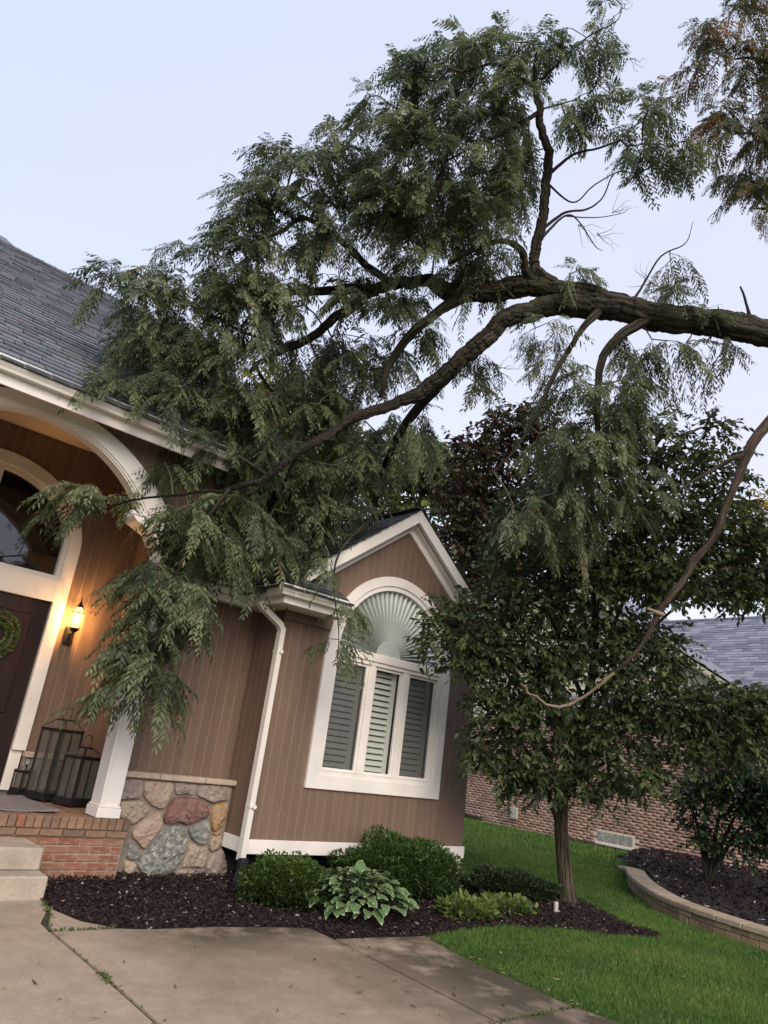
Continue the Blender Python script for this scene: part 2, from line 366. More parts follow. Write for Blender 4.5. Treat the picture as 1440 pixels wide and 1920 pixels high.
def np_mesh(name, V, Q, mat, parent=None, tint=None, along=None, smooth=False):
    """V (n,3), Q (m,k) faces of k corners each"""
    me = bpy.data.meshes.new(name); V = np.asarray(V, np.float32); Q = np.asarray(Q, np.int32); k = Q.shape[1]
    me.vertices.add(len(V)); me.vertices.foreach_set('co', V.ravel())
    me.loops.add(Q.size); me.loops.foreach_set('vertex_index', Q.ravel())
    me.polygons.add(len(Q)); me.polygons.foreach_set('loop_start', np.arange(0, Q.size, k, dtype=np.int32))
    try: me.polygons.foreach_set('loop_total', np.full(len(Q), k, np.int32))
    except Exception: pass
    if tint is not None:
        a = me.attributes.new('tint', 'FLOAT', 'POINT'); a.data.foreach_set('value', np.asarray(tint, np.float32))
    if along is not None:
        a = me.attributes.new('along', 'FLOAT_VECTOR', 'POINT'); a.data.foreach_set('vector', np.asarray(along, np.float32).ravel())
    me.update(calc_edges=True); me.validate()
    if smooth: me.polygons.foreach_set('use_smooth', np.ones(len(Q), bool))
    return obj_from(name, me, mat, parent)
def np_stuff(*a, **k):
    o = np_mesh(*a, **k); o['kind'] = 'stuff'; return o
def unit(a): return a/(np.linalg.norm(a, axis=-1, keepdims=True)+1e-9)
def poly_sheet(name, pts, mat, parent=None, dz=0, thick=0, zf=None):
    zf = zf or gz
    bm = bmesh.new(); vs = [bm.verts.new((x, y, zf(x, y)+dz)) for x, y in pts]
    f = bm.faces.new(vs)
    if f.normal.z < 0: bmesh.ops.reverse_faces(bm, faces=[f])
    if thick:
        g = bmesh.ops.extrude_face_region(bm, geom=[f]); 
        for e in g['geom']:
            if isinstance(e, bmesh.types.BMVert): e.co.z -= thick
        f2 = [x for x in g['geom'] if isinstance(x, bmesh.types.BMFace)]
        bmesh.ops.recalc_face_normals(bm, faces=bm.faces)
    bmesh.ops.triangulate(bm, faces=[x for x in bm.faces if len(x.verts) > 4])
    me = bpy.data.meshes.new(name); bm.to_mesh(me); bm.free()
    return obj_from(name, me, mat, parent)
def inside(P, x, y):
    P = np.asarray(P, float); x = np.asarray(x); y = np.asarray(y); c = np.zeros(x.shape, bool); j = len(P)-1
    for i in range(len(P)):
        xi, yi, xj, yj = P[i][0], P[i][1], P[j][0], P[j][1]
        c ^= ((yi > y) != (yj > y)) & (x < (xj-xi)*(y-yi)/(yj-yi+1e-12)+xi); j = i
    return c
def catmull(P, sub=6):
    P = np.asarray(P, float); Q = np.vstack([2*P[0]-P[1], P, 2*P[-1]-P[-2]]); out = []
    for i in range(1, len(Q)-2):
        for t in np.linspace(0, 1, sub, endpoint=False):
            a, b, c, d = Q[i-1], Q[i], Q[i+1], Q[i+2]
            out.append(.5*((2*b)+(-a+c)*t+(2*a-5*b+4*c-d)*t*t+(-a+3*b-3*c+d)*t**3))
    out.append(P[-1]); return np.array(out)

# ================================================================== GROUND
ys = [-300, -6, 6.5, 300]
gv = []; 
for y in ys: gv += [(-300, y, gz(0, y)-.03), (300, y, gz(0, y)-.03)]
me = bpy.data.meshes.new('lawn'); me.from_pydata(gv, [], [(0, 1, 3, 2), (2, 3, 5, 4), (4, 5, 7, 6)])
lawn = tag(obj_from('lawn', me, 'lawn'), 'mown green lawn sloping between the two houses', 'lawn', kind='structure')

# driveway slabs
drive = empty('driveway', (2.2, 3.3, gz(0, 3.3)), 'stained tan concrete driveway with weedy joints in front of the house', 'driveway')
drive['kind'] = 'structure'
J = .013
bedge = [(2.33, 6.2), (2.35, 6.04), (2.44, 5.77), (2.64, 5.58), (2.86, 5.51), (3.39, 5.49), (3.94, 5.40), (4.215, 5.335), (4.245, 5.04)]
slabs = [
    [(-6, 5.57+J), (2.16-J, 5.57+J), (2.16-J, 5.75), (2.26, 6.0), (2.325, 6.2), (2.33, 6.36), (-6, 6.36)],
    [(-6, 3.0+J), (2.235-J, 3.0+J), (2.2-J, 4.64), (2.165-J, 5.57-J), (-6, 5.57-J)],
    [(2.17+J, 5.57+J), (2.62, 5.57+J), (2.44, 5.765), (2.35, 6.03), (2.325, 6.15), (2.29, 5.97), (2.19+J, 5.74)],
    [(2.165+J, 5.57-J), (2.2+J, 4.64), (2.235+J, 3.35+J), (4.245-J, 3.35+J), (4.245-J, 5.04), (4.21, 5.33), (3.94, 5.395), (3.39, 5.485), (2.86, 5.505), (2.64, 5.57-J)],
    [(4.245+J, 3.35+J), (5.09, 3.35+J), (5.10, 3.9), (5.08, 4.2), (5.12, 4.53), (5.21, 4.945), (4.245+J, 5.03)],
    [(2.235+J, -6), (4.33-J, -6), (4.26-J, 3.35-J), (2.235+J, 3.35-J)],
    [(4.33+J, -6), (5.7, -6), (5.35, 2.4), (5.18, 3.05), (5.10, 3.35-J), (4.26+J, 3.35-J)],
    [(-6, -6), (2.235-J, -6), (2.235-J, 3.0-J), (-6, 3.0-J)]]
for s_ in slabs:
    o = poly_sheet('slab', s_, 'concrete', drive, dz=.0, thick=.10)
poly_sheet('joint_soil', [(-6, -6), (5.68, -6), (5.33, 2.4), (5.07, 3.4), (5.1, 4.5), (5.18, 4.92), (4.24, 5.0), (4.2, 5.3), (2.6, 5.5), (2.35, 6.0), (2.3, 6.34), (-6, 6.34)], 'soil', drive, dz=-.014)

# mulch bed in front of the house
BED = [(2.33, 7.12)] + bedge + [(5.22, 4.95), (5.66, 5.03), (6.49, 5.07), (7.13, 4.89), (7.58, 4.56), (8.0, 4.42), (8.32, 4.38), (8.42, 4.55), (8.36, 4.85), (8.75, 5.5), (8.95, 5.95), (8.75, 6.25), (8.2, 6.45), (7.9, 6.9), (7.85, 7.6), (4.4, 7.7), (3.2, 7.6)]
bed = tag(poly_sheet('mulch_bed', BED, 'mulch', None, dz=-.010), 'dark brown mulch bed curving along the front of the house', 'mulch bed', kind='structure')
def chips(name, poly, n, zf, label, parent=None, size=.62):
    P = np.array(poly); lo, hi = P.min(0), P.max(0)
    x = rng.uniform(lo[0], hi[0], n*3); y = rng.uniform(lo[1], hi[1], n*3); k = inside(P, x, y); x, y = x[k][:n], y[k][:n]; n = len(x)
    z = np.array([zf(a, b) for a, b in zip(x, y)])+rng.uniform(-.006, .026, n)
    L = rng.uniform(.012, .04, n)*size; W = rng.uniform(.006, .014, n)*size; a = rng.uniform(0, 2*np.pi, n); tl = rng.normal(0, .35, n)
    d = np.stack([np.cos(a), np.sin(a), tl], 1); s = np.stack([-np.sin(a), np.cos(a), rng.normal(0, .4, n)], 1)
    c = np.stack([x, y, z], 1); up = np.array([0, 0, 1.0])*W[:, None]*.6
    A, B = d*L[:, None], s*W[:, None]
    V = np.stack([c-A-B, c+A-B, c+A+B, c-A+B, c-A*.8+up, c+A*.8+up], 1).reshape(-1, 3)
    q = np.array([[0, 1, 5, 4], [2, 3, 4, 5]]); Q = (np.arange(n)[:, None, None]*6+q[None]).reshape(-1, 4)
    return tag(np_mesh(name, V, Q, 'chip', parent), label, 'mulch', kind='stuff')
chips('mulch_chips', BED, 34000, gz, 'loose dark mulch chips with pale flecks covering the front bed')

# grass blades
def in_any(polys, x, y):
    k = np.zeros(len(x), bool)
    for p in polys: k |= inside(p, x, y)
    return k
ret_base = [(12.9, 7.75), (12.24, 7.11), (11.3, 6.55), (10.5, 5.97), (9.95, 5.45), (9.71, 5.18), (9.5, 4.81), (9.39, 4.44), (9.32, 4.05), (9.30, 3.72), (9.34, 3.0), (9.5, 2.2), (9.9, 1.2)]
RAISED = [(p[0], p[1]) for p in ret_base] + [(13, .5), (16.9, .5), (16.9, 9.3), (15.5, 9.0), (14.2, 8.5)]
drive_poly = [(-6, -6), (5.68, -6), (5.33, 2.4), (5.13, 3.4), (5.12, 4.5), (5.22, 4.95), (4.2, 5.3), (2.3, 6.34), (-6, 6.34)]
def grass(n, box, hmin, hmax, wid):
    x = rng.uniform(box[0], box[2], n); y = rng.uniform(box[1], box[3], n)
    jit = rng.normal(0, .025, (2, n))
    k = ~in_any([BED, RAISED, drive_poly], x+jit[0], y+jit[1]) & ~((x < 7.75) & (y > 6.8)) & (x < 16.85)
    return x[k], y[k]
xs, yy = [], []
for n_, b_ in ((150000, (4.9, 2.3, 9.6, 6.2)), (60000, (7.4, 5.4, 13, 9)), (40000, (8, 7, 17, 17))):
    a, b = grass(n_, b_, 0, 0, 0); xs.append(a); yy.append(b)
x = np.concatenate(xs); y = np.concatenate(yy); n = len(x)
far = np.clip((np.hypot(x, y)-6)/10, 0, 1)
patch = np.clip((np.sin(x*2.3+np.sin(y*1.7)*1.5)*np.sin(y*2.9+x*.8)+.7*np.sin(x*6.1+2*np.sin(y*4.3))*np.sin(y*5.3+1.7*np.sin(x*2.9)))*.38+.45+.25*far, 0, 1)
h = rng.uniform(.025, .055, n)*(1+far*.5)*(.8+.4*patch); w = rng.uniform(.0028, .005, n)*(1+far*2.2)
a = rng.uniform(0, 2*np.pi, n); lean = rng.normal(0, .45, (n, 2))
base = np.stack([x, y, np.clip(y, -6, 6.5)*GS-.03], 1); sd_ = np.stack([np.cos(a), np.sin(a), 0*a], 1)*w[:, None]
tip = base+np.stack([lean[:, 0]*h, lean[:, 1]*h, h], 1)
V = np.stack([base-sd_, base+sd_, tip], 1).reshape(-1, 3)
tint = np.repeat(np.clip(.30*rng.random(n)+.5*patch+.1+(rng.random(n) > .965)*.6, 0, 1), 3)
tag(np_mesh('grass', V, np.arange(3*n).reshape(-1, 3), 'grass', None, tint), 'short green grass blades covering the lawn', 'grass', kind='stuff')

# ================================================================== HOUSE
YB, XL, XR, YR = 6.83, 4.42, 7.70, 7.40       # bay front, bay left, bay right, recessed wall
house = empty('house', (4.42, 7.4, .2), 'brown house with stone base, arched entry and gabled bay window', 'house')
def col_prism(mb, axis, p0, p1, a0, a1, l0, l1, h0, h1, mi=0):
    if axis == 'Y':
        lo = [(a0, p0, l0), (a1, p0, l1), (a1, p0, h1), (a0, p0, h0)]; hi = [(a0, p1, l0), (a1, p1, l1), (a1, p1, h1), (a0, p1, h0)]
    else:
        lo = [(p0, a0, l0), (p0, a1, l1), (p0, a1, h1), (p0, a0, h0)]; hi = [(p1, a0, l0), (p1, a1, l1), (p1, a1, h1), (p1, a0, h0)]
    mb.hexa(lo, hi, mi)
def siding(axis, plane, out, a0, a1, fn, parent, start=None, pitch=.1185, gap=.010, th=.004):
    """vertical boards one by one over a paler backing wall; out = -1/+1 direction the wall faces along its normal axis"""
    back = MB(); ax = np.arange(a0, a1, .04).tolist()+[a1]
    for l, r in zip(ax[:-1], ax[1:]):
        if r-l < .002: continue
        iv = fn((l+r)/2); il, ir = fn(l+1e-4), fn(r-1e-4)
        for k, (lo, hi) in enumerate(iv):
            L = il[k] if len(il) == len(iv) else (lo, hi); Rr = ir[k] if len(ir) == len(iv) else (lo, hi)
            if hi-lo > .01: col_prism(back, axis, plane, plane-out*.10, l, r, L[0], Rr[0], L[1], Rr[1])
    back.build('wall', 'groove', parent)
    s0 = a0 if start is None else start
    k0 = math.floor((a0-s0)/pitch); b = s0+k0*pitch
    while b < a1:
        l, r = max(a0, b+gap/2), min(a1, b+pitch-gap/2); b += pitch
        if r-l < .015: continue
        iv = fn((l+r)/2); il, ir = fn(l), fn(r)
        for k, (lo, hi) in enumerate(iv):
            if hi-lo < .02: continue
            L = il[k] if len(il) == len(iv) else (lo, hi); Rr = ir[k] if len(ir) == len(iv) else (lo, hi)
            mb = MB(); col_prism(mb, axis, plane+out*.0008, plane+out*(th+rng.uniform(-.0006, .0006)), l, r, L[0], Rr[0], max(L[1], L[0]+.005), max(Rr[1], Rr[0]+.005))
            mb.build('siding_board', 'siding', parent)
# --- bay front wall with its gable and arched opening
WX, WZ, WRo = 6.09, 2.74, 1.05         # window centre, spring line, casing radius
APX, APZ, SL = 6.10, 4.72, .76         # roof ridge
def bay_fn(x):
    top = APZ-.10-SL*abs(x-APX); dx = abs(x-WX)
    if dx < .97: return [(.60, 1.24), (WZ+math.sqrt(.97**2-dx*dx), top)]
    return [(.60, top)]
siding('Y', YB, -1, XL, XR, bay_fn, house, start=XL)
siding('X', XL, -1, YB+.002, YR, lambda a: [(.60, 3.12)], house, start=YB)
siding('X', XR, 1, YB+.002, 13.0, lambda a: [(.60, 3.12)], house, start=YB)
# --- recessed wall above the stone base, and upper main wall
siding('Y', YR, -1, 3.12, XL-.002, lambda a: [(1.10, 4.5)], house, start=XL)
mb = MB(); mb.box((3.12, YR+.12, .1), (XL, YR+.3, 4.5)); mb.box((XL, YR, .1), (4.55, 11.7, 4.5)); mb.build('inner_wall', 'siding', house)
# foundation under the bay (dark, set back)
mb = MB(); mb.box((XL+.25, YB+.35, .05), (XR-.1, YB+.5, .6)); mb.box((XL+.002, YR-.02, .05), (XL+.3, YR+.1, .6)); mb.build('crawl_space_wall', 'dark', house)
mb = MB(); mb.box((XL+.02, YB+.02, .58), (XR-.02, 13, .6)); mb.build('floor_deck', 'dark', house)
# white skirt boards
mb = MB(); mb.box((XL-.028, YB-.032, .475), (XR+.028, YB-.004, .612)); mb.build('skirt_board', 'white', house, bevel=.004)
mb = MB(); mb.box((XL-.030, YB-.003, .475), (XL-.004, 7.245, .612)); mb.build('skirt_board', 'white', house, bevel=.004)
mb = MB(); mb.box((XR+.004, YB-.003, .475), (XR+.030, 12.9, .612)); mb.build('skirt_board', 'white', house, bevel=.004)
mb = MB(); mb.box((XR-.10, YB-.02, .15), (XR-.01, YB+.06, .474)); mb.build('corner_post', 'white', house, bevel=.004)

# --- the arched window
def ring(mb, cx, cz, ri, ro, y0, y1, a0=0, a1=math.pi, n=36, bi=1.0, bo=1.0, mi=0):
    """arch ring between two ellipses (heights scaled by bi/bo), extruded from y0 to y1"""
    T = np.linspace(a0, a1, n+1); pt = lambda r, b, t, y: (cx+r*math.cos(t), y, cz+r*b*math.sin(t))
    for t0, t1 in zip(T[:-1], T[1:]):
        lo = [pt(ri, bi, t0, y0), pt(ro, bo, t0, y0), pt(ro, bo, t1, y0), pt(ri, bi, t1, y0)]
        hi = [pt(ri, bi, t0, y1), pt(ro, bo, t0, y1), pt(ro, bo, t1, y1), pt(ri, bi, t1, y1)]
        mb.add(lo+hi, [(0, 1, 2, 3), (7, 6, 5, 4), (1, 5, 6, 2), (0, 3, 7, 4)], mi)
ZS, HB = 1.155, 1.06
mb = MB(); y0, y1 = YB-.036, YB+.03
ring(mb, WX, WZ, .925, 1.045, y0, y1)
mb.box((WX-HB, y0, ZS), (WX-.925, y1, WZ)); mb.box((WX+.925, y0, ZS), (WX+HB, y1, WZ)); mb.box((WX-.925, y0, ZS), (WX+.925, y1, ZS+.14))
win = mb.build('window', 'white', house); win['label'] = 'white cased arched bay window with sunburst shade over three louvred panels'
mb = MB(); y0, y1 = YB-.018, YB+.09           # inner stepped frame
ring(mb, WX, WZ, .865, .9245, y0, y1)
mb.box((WX-.9245, y0, ZS+.141), (WX-.865, y1, WZ)); mb.box((WX+.865, y0, ZS+.141), (WX+.9245, y1, WZ)); mb.box((WX-.865, y0, ZS+.141), (WX+.865, y1, ZS+.195))
mb.build('frame', 'white', win)
mb = MB(); mb.box((WX-.864, YB-.03, 2.665), (WX+.864, YB+.09, 2.765)); mb.box((WX-.864, YB-.012, 2.615), (WX+.864, YB+.088, 2.664)); mb.build('transom', 'white', win, bevel=.004)
P3 = [(WX-.865+k*1.73/3, WX-.865+(k+1)*1.73/3) for k in range(3)]
for k in (1, 2):
    c = WX-.865+k*1.73/3; mb = MB(); mb.box((c-.05, YB-.012, ZS+.195), (c+.05, YB+.09, 2.614)); mb.build('mullion', 'white', win, bevel=.006)
for k, (a, b) in enumerate(P3):
    a += .051 if k else .002; b -= .051 if k < 2 else .002
    z0, z1 = ZS+.197, 2.612
    mb = MB(); y0, y1 = YB+.012, YB+.045; w = .032
    mb.box((a, y0, z0), (a+w, y1, z1)); mb.box((b-w, y0, z0), (b, y1, z1)); mb.box((a+w, y0, z0), (b-w, y1, z0+w)); mb.box((a+w, y0, z1-w), (b-w, y1, z1))
    mb.build('sash', 'white', win, bevel=.003)
    mb = MB(); mb.box((a+w, YB+.055, z0+w), (b-w, YB+.058, z1-w)); mb.build('pane', 'glass', win)
    if k != 1:
        mb = MB(); mb.box((a+w, YB+.036, z0+w), (b-w, YB+.037, z1-w)); mb.build('screen', 'screen', win)
    # interior shutter: stiles and louvres
    mb = MB(); mb.box((a+w-.01, YB+.10, z0), (a+w+.03, YB+.125, z1)); mb.box((b-w-.06, YB+.10, z0), (b-w+.01, YB+.125, z1)); mb.build('shutter_stile', 'louver', win)
    nL = 17; pit = (z1-z0-2*w)/nL
    for j in range(nL):
        zc = z0+w+pit*(j+.5); mb = MB()
        mb.beam((a+w+.03, YB+.113, zc), (b-w-.06, YB+.113, zc), .066, .009, up=(0, -.82, .57)); mb.build('slat', 'louver', win)
mb = MB(); ring(mb, WX, 2.766, .0, .87, YB+.055, YB+.058); mb.build('pane', 'glass', win)
nS = 30
for j in range(nS):                            # sunburst pleats
    t = math.pi*(j+.5)/nS; hw = math.pi/nS*.56; ra, rb = .19, .875
    d = np.array([math.cos(t), 0, math.sin(t)]); s_ = np.array([-math.sin(t), 0, math.cos(t)]); o0 = np.array([WX, YB+.10, 2.766])
    tl = .085
    pts = []
    for r_ in (ra, rb):
        for sg in (-1, 1): pts.append(o0+d*r_+s_*sg*r_*math.tan(hw)*.88+np.array([0, sg*tl*(r_/rb), 0]))
    A, B, C_, D_ = pts[0], pts[1], pts[3], pts[2]; off = np.array([0, .006, 0])
    mb = MB(); mb.hexa([A, B, C_, D_], [A+off, B+off, C_+off, D_+off]); mb.build('sunburst_slat', 'sunburst', win)
mb = MB(); ring(mb, WX, 2.766, .001, .205, YB+.066, YB+.075, n=24); mb.build('sunburst_hub', 'sunburst', win)
mb = MB(); mb.box((WX-1.0, YB+.42, 1.1), (WX+1.0, YB+.44, 3.75)); mb.box((WX-1.02, YB+.10, 1.1), (WX-1.0, YB+.42, 3.75)); mb.box((WX+1.0, YB+.10, 1.1), (WX+1.02, YB+.42, 3.75)); mb.build('room_beyond', 'room', win)

# --- gable rakes, bay roof
def rake(sgn):
    mb = MB(); p = lambda x, off, y: (x, y, APZ-SL*abs(x-APX)+off)
    x1 = APX+sgn*1.62 if sgn < 0 else APX+2.08
    for (y0, y1, t, b) in ((6.615, 6.65, -.005, -.142), (6.652, 6.70, -.02, -.125), (6.72, YB-.003, -.17, -.235)):
        if b == -.235: y0 = YB-.05
        mb.hexa([p(APX, b*1.25, y0), p(x1, b*1.25, y0), p(x1, t, y0), p(APX, t, y0)], [p(APX, b*1.25, y1), p(x1, b*1.25, y1), p(x1, t, y1), p(APX, t, y1)])
    mb.hexa([p(APX, -.19, 6.70), p(x1, -.19, 6.70), p(x1, -.17, 6.70), p(APX, -.17, 6.70)], [p(APX, -.19, YB), p(x1, -.19, YB), p(x1, -.17, YB), p(APX, -.17, YB)])
    mb.build('rake_board', 'white', house)
rake(-1); rake(1)
def shingles(name, org, u, v, ulen, vlen, mat, parent, clip=None, expo=.143, wmin=.16, wmax=.34, lift=.012):
    """courses of separate tabs; org = eave corner, u along the eave, v up the slope; clip(u, v) keeps a tab"""
    org, u, v = map(lambda a: np.array(a, float), (org, u, v)); u /= np.linalg.norm(u); v /= np.linalg.norm(v); nrm = np.cross(u, v)
    V = []
    k = 0
    while k*expo < vlen:
        a = -rng.uniform(0, wmax)
        while a < ulen:
            w = rng.uniform(wmin, wmax); l, r = max(a, 0), min(a+w-.006, ulen); a += w
            if r-l < .03: continue
            if clip and not clip((l+r)/2, k*expo): continue
            v0, v1 = k*expo-.01, min((k+1)*expo+.02, vlen+.02); hb = lift*rng.uniform(.8, 1.6); j = rng.uniform(-.006, .006)
            p = lambda a_, b_, h_: org+u*a_+v*b_+nrm*h_
            i = len(V); V += [p(l, v0+j, hb), p(r, v0+j, hb), p(r, v1, .003), p(l, v1, .003), p(l, v0+j, -.002), p(r, v0+j, -.002)]
        k += 1
    me = bpy.data.meshes.new(name)
    F = []; 
    for i in range(0, len(V), 6): F += [(i, i+1, i+2, i+3), (i+4, i+5, i+1, i)]
    me.from_pydata([tuple(map(float, q)) for q in V], [], F); me.update()
    o = obj_from(name, me, mat, parent); o['kind'] = 'stuff'; return o
cs = 1/math.hypot(1, SL); sn = SL*cs
GX = 3.98
def slab_roof(name, quad, th, mat, parent):
    q = [np.array(p, float) for p in quad]; n_ = np.cross(q[1]-q[0], q[3]-q[0]); n_ /= np.linalg.norm(n_)
    if n_[2] < 0: n_ = -n_
    mb = MB(); mb.hexa([p-n_*th for p in q], q); return mb.build(name, mat, parent)
zE = APZ-SL*(APX-GX)
bayroof = slab_roof('bay_roof', [(GX, 6.62, zE), (GX, 7.39, zE), (APX, 7.39, APZ), (APX, 6.62, APZ)], .03, 'deck', house)
bayroof['label'] = 'dark shingled gable roof over the bay'
slab_roof('roof_deck', [(4.57, 7.392, APZ-SL*(APX-4.57)), (4.57, 13.2, APZ-SL*(APX-4.57)), (APX, 13.2, APZ), (APX, 7.392, APZ)], .03, 'deck', bayroof)
slab_roof('roof_deck', [(APX+.001, 6.62, APZ), (APX+.001, 13.2, APZ), (8.22, 13.2, zE), (8.22, 6.62, zE)], .03, 'deck', bayroof)
LW = (APX-GX)/cs
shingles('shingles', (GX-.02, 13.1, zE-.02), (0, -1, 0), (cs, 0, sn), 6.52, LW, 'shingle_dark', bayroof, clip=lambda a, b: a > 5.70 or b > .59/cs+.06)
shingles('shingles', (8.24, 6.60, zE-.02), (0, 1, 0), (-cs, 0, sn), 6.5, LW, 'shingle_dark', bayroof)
mb = MB(); mb.beam((APX, 6.60, APZ+.014), (APX, 13.2, APZ+.014), .16, .02); mb.build('ridge_cap', 'shingle_dark', bayroof)
# cornice return at the bay's front-left corner: a small hipped roof behind the gutter
zg = 3.125; GY = 6.29; RX = 4.93
zt = zg+(YB-GY)*.60; hipx = GX+.42
mb = MB(); mb.add([(GX, GY, zg), (RX, GY, zg), (RX, YB-.015, zt), (hipx, YB-.015, zt), (GX, YB-.015, zg), (RX, YB-.015, zg), (GX, 6.62, zE+.01)],
                  [(0, 1, 2, 3), (0, 3, 4), (1, 5, 2), (0, 4, 5, 1), (3, 2, 5, 4)])
ret_roof = mb.build('return_roof', 'deck', house)
fv = np.array([0, YB-GY, zt-zg]); 
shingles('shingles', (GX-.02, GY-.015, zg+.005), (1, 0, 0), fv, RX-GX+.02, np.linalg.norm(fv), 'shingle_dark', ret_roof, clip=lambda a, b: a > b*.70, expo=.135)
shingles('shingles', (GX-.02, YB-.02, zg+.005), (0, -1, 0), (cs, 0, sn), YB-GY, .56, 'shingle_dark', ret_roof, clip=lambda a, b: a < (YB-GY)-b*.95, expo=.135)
# pent roof over the recess
pent = slab_roof('pent_roof', [(3.10, 7.05, zg), (GX+.3, 7.05, zg), (GX+.3, YR-.002, zg+.28), (3.10, YR-.002, zg+.28)], .03, 'deck', house)
shingles('shingles', (3.10, 7.04, zg+.005), (1, 0, 0), (0, .35, .28), 1.2, .43, 'shingle_dark', pent)

def sweep(path, prof, name, mat, parent):
    """profile (outward offset, z) carried along a plan path with mitred corners"""
    P = [np.array(p[:2], float) for p in path]; nrm = []
    for a, b in zip(P[:-1], P[1:]):
        d = (b-a)/np.linalg.norm(b-a); nrm.append(np.array([d[1], -d[0]]))
    mb = MB(); rows = []
    for i, p in enumerate(P):
        if i == 0: m = nrm[0]
        elif i == len(P)-1: m = nrm[-1]
        else: m = nrm[i-1]+nrm[i]; m = m/(1+nrm[i-1].dot(nrm[i]))
        rows.append([(p[0]+m[0]*o_, p[1]+m[1]*o_, z_) for o_, z_ in prof])
    n_ = len(prof); vs = [q for r_ in rows for q in r_]; fs = []
    for i in range(len(P)-1):
        for k in range(n_): fs.append((i*n_+k, i*n_+(k+1) % n_, (i+1)*n_+(k+1) % n_, (i+1)*n_+k))
    fs.append(tuple(range(n_))); fs.append(tuple((len(P)-1)*n_+k for k in range(n_))[::-1])
    mb.add(vs, fs); return mb.build(name, mat, parent)
def kprof(zt, h=.105):      # K-style gutter section, lip at the top outside
    return [(-.105, zt), (-.105, zt-h), (-.035, zt-h), (-.028, zt-h*.80), (-.012, zt-h*.62), (-.004, zt-h*.40), (-.004, zt-h*.22), (.004, zt-h*.20), (.004, zt), (-.010, zt), (-.010, zt-.02), (-.092, zt-.02), (-.092, zt)]
gpath = [(3.10, 7.05), (GX, 7.05), (GX, GY), (RX, GY)]
sweep(gpath, kprof(3.165), 'gutter', 'gutter', house)
sweep(gpath, [(-.107, 3.12), (-.107, 2.985), (-.125, 2.985), (-.125, 3.12)], 'fascia', 'white', house)
mb = MB(); z0, z1 = 3.0, 3.012
mb.add([(GX+.12, GY+.12, z0), (RX, GY+.12, z0), (RX, YB-.002, z0), (XL-.016, YB-.002, z0), (XL-.016, 7.17, z0), (3.1, 7.17, z0), (3.1, YR-.015, z0), (XL, YR-.015, z0), (GX+.12, 7.17, z0)],
       [(0, 1, 2, 3), (0, 3, 4, 8), (5, 8, 4, 7), (5, 7, 6)]); mb.build('soffit', 'soffit', house)
mb = MB(); mb.box((RX-.03, GY+.10, 2.985), (RX+.004, YB-.037, 3.11)); mb.hexa([(RX-.03, GY+.02, 3.11), (RX+.004, GY+.02, 3.11), (RX+.004, YB-.037, 3.11), (RX-.03, YB-.037, 3.11)], [(RX-.03, GY+.02, 3.13), (RX+.004, GY+.02, 3.13), (RX+.004, YB-.037, zt), (RX-.03, YB-.037, zt)]); mb.build('return_end_board', 'white', house)
mb = MB(); mb.box((XL-.02, YB-.034, 2.90), (WX-.98, YB-.015, 2.999)); mb.build('frieze_board', 'siding', house)

# --- downspout
pa = [onX(487, 1108, 4.03), onX(486, 1130, 4.05)]
dsp_pts = [(4.05, 6.80, 3.06), (4.05, 6.80, 2.985), (4.10, 6.795, 2.945), (4.33, 6.78, 2.815), (4.365, 6.775, 2.76), (4.365, 6.775, 2.70)]
mb = MB()
def rect_tube(pts, w, d):
    pts = [np.array(p, float) for p in pts]; rows = []
    for i, p in enumerate(pts):
        t = pts[min(i+1, len(pts)-1)]-pts[max(i-1, 0)]; t /= np.linalg.norm(t)
        b = np.array([0, 1.0, 0]); a = np.cross(b, t); a /= np.linalg.norm(a)
        rows += [p+a*s*d/2+b*q*w/2 for s, q in ((-1, -1), (-1, -.33), (-.82, -.25), (-.82, .25), (-1, .33), (-1, 1), (1, 1), (1, -1))]
    n_ = 8; fs = [(i*n_+k, i*n_+(k+1) % n_, (i+1)*n_+(k+1) % n_, (i+1)*n_+k) for i in range(len(pts)-1) for k in range(n_)]
    mb.add(rows, fs+[tuple(range(n_)), tuple((len(pts)-1)*n_+k for k in range(n_))[::-1]])
rect_tube(dsp_pts+[(4.365, 6.78, 1.6), (4.365, 6.79, .42)], .078, .062)
dsp = mb.build('downspout', 'gutter', house)
for z_ in (2.52, .93):
    mb = MB(); mb.box((4.330, 6.735, z_-.014), (4.400, 6.825, z_+.014)); mb.tube([(4.38, 6.735, z_), (4.38, 6.715, z_)], .022, 10); mb.build('strap', 'gutter', dsp)

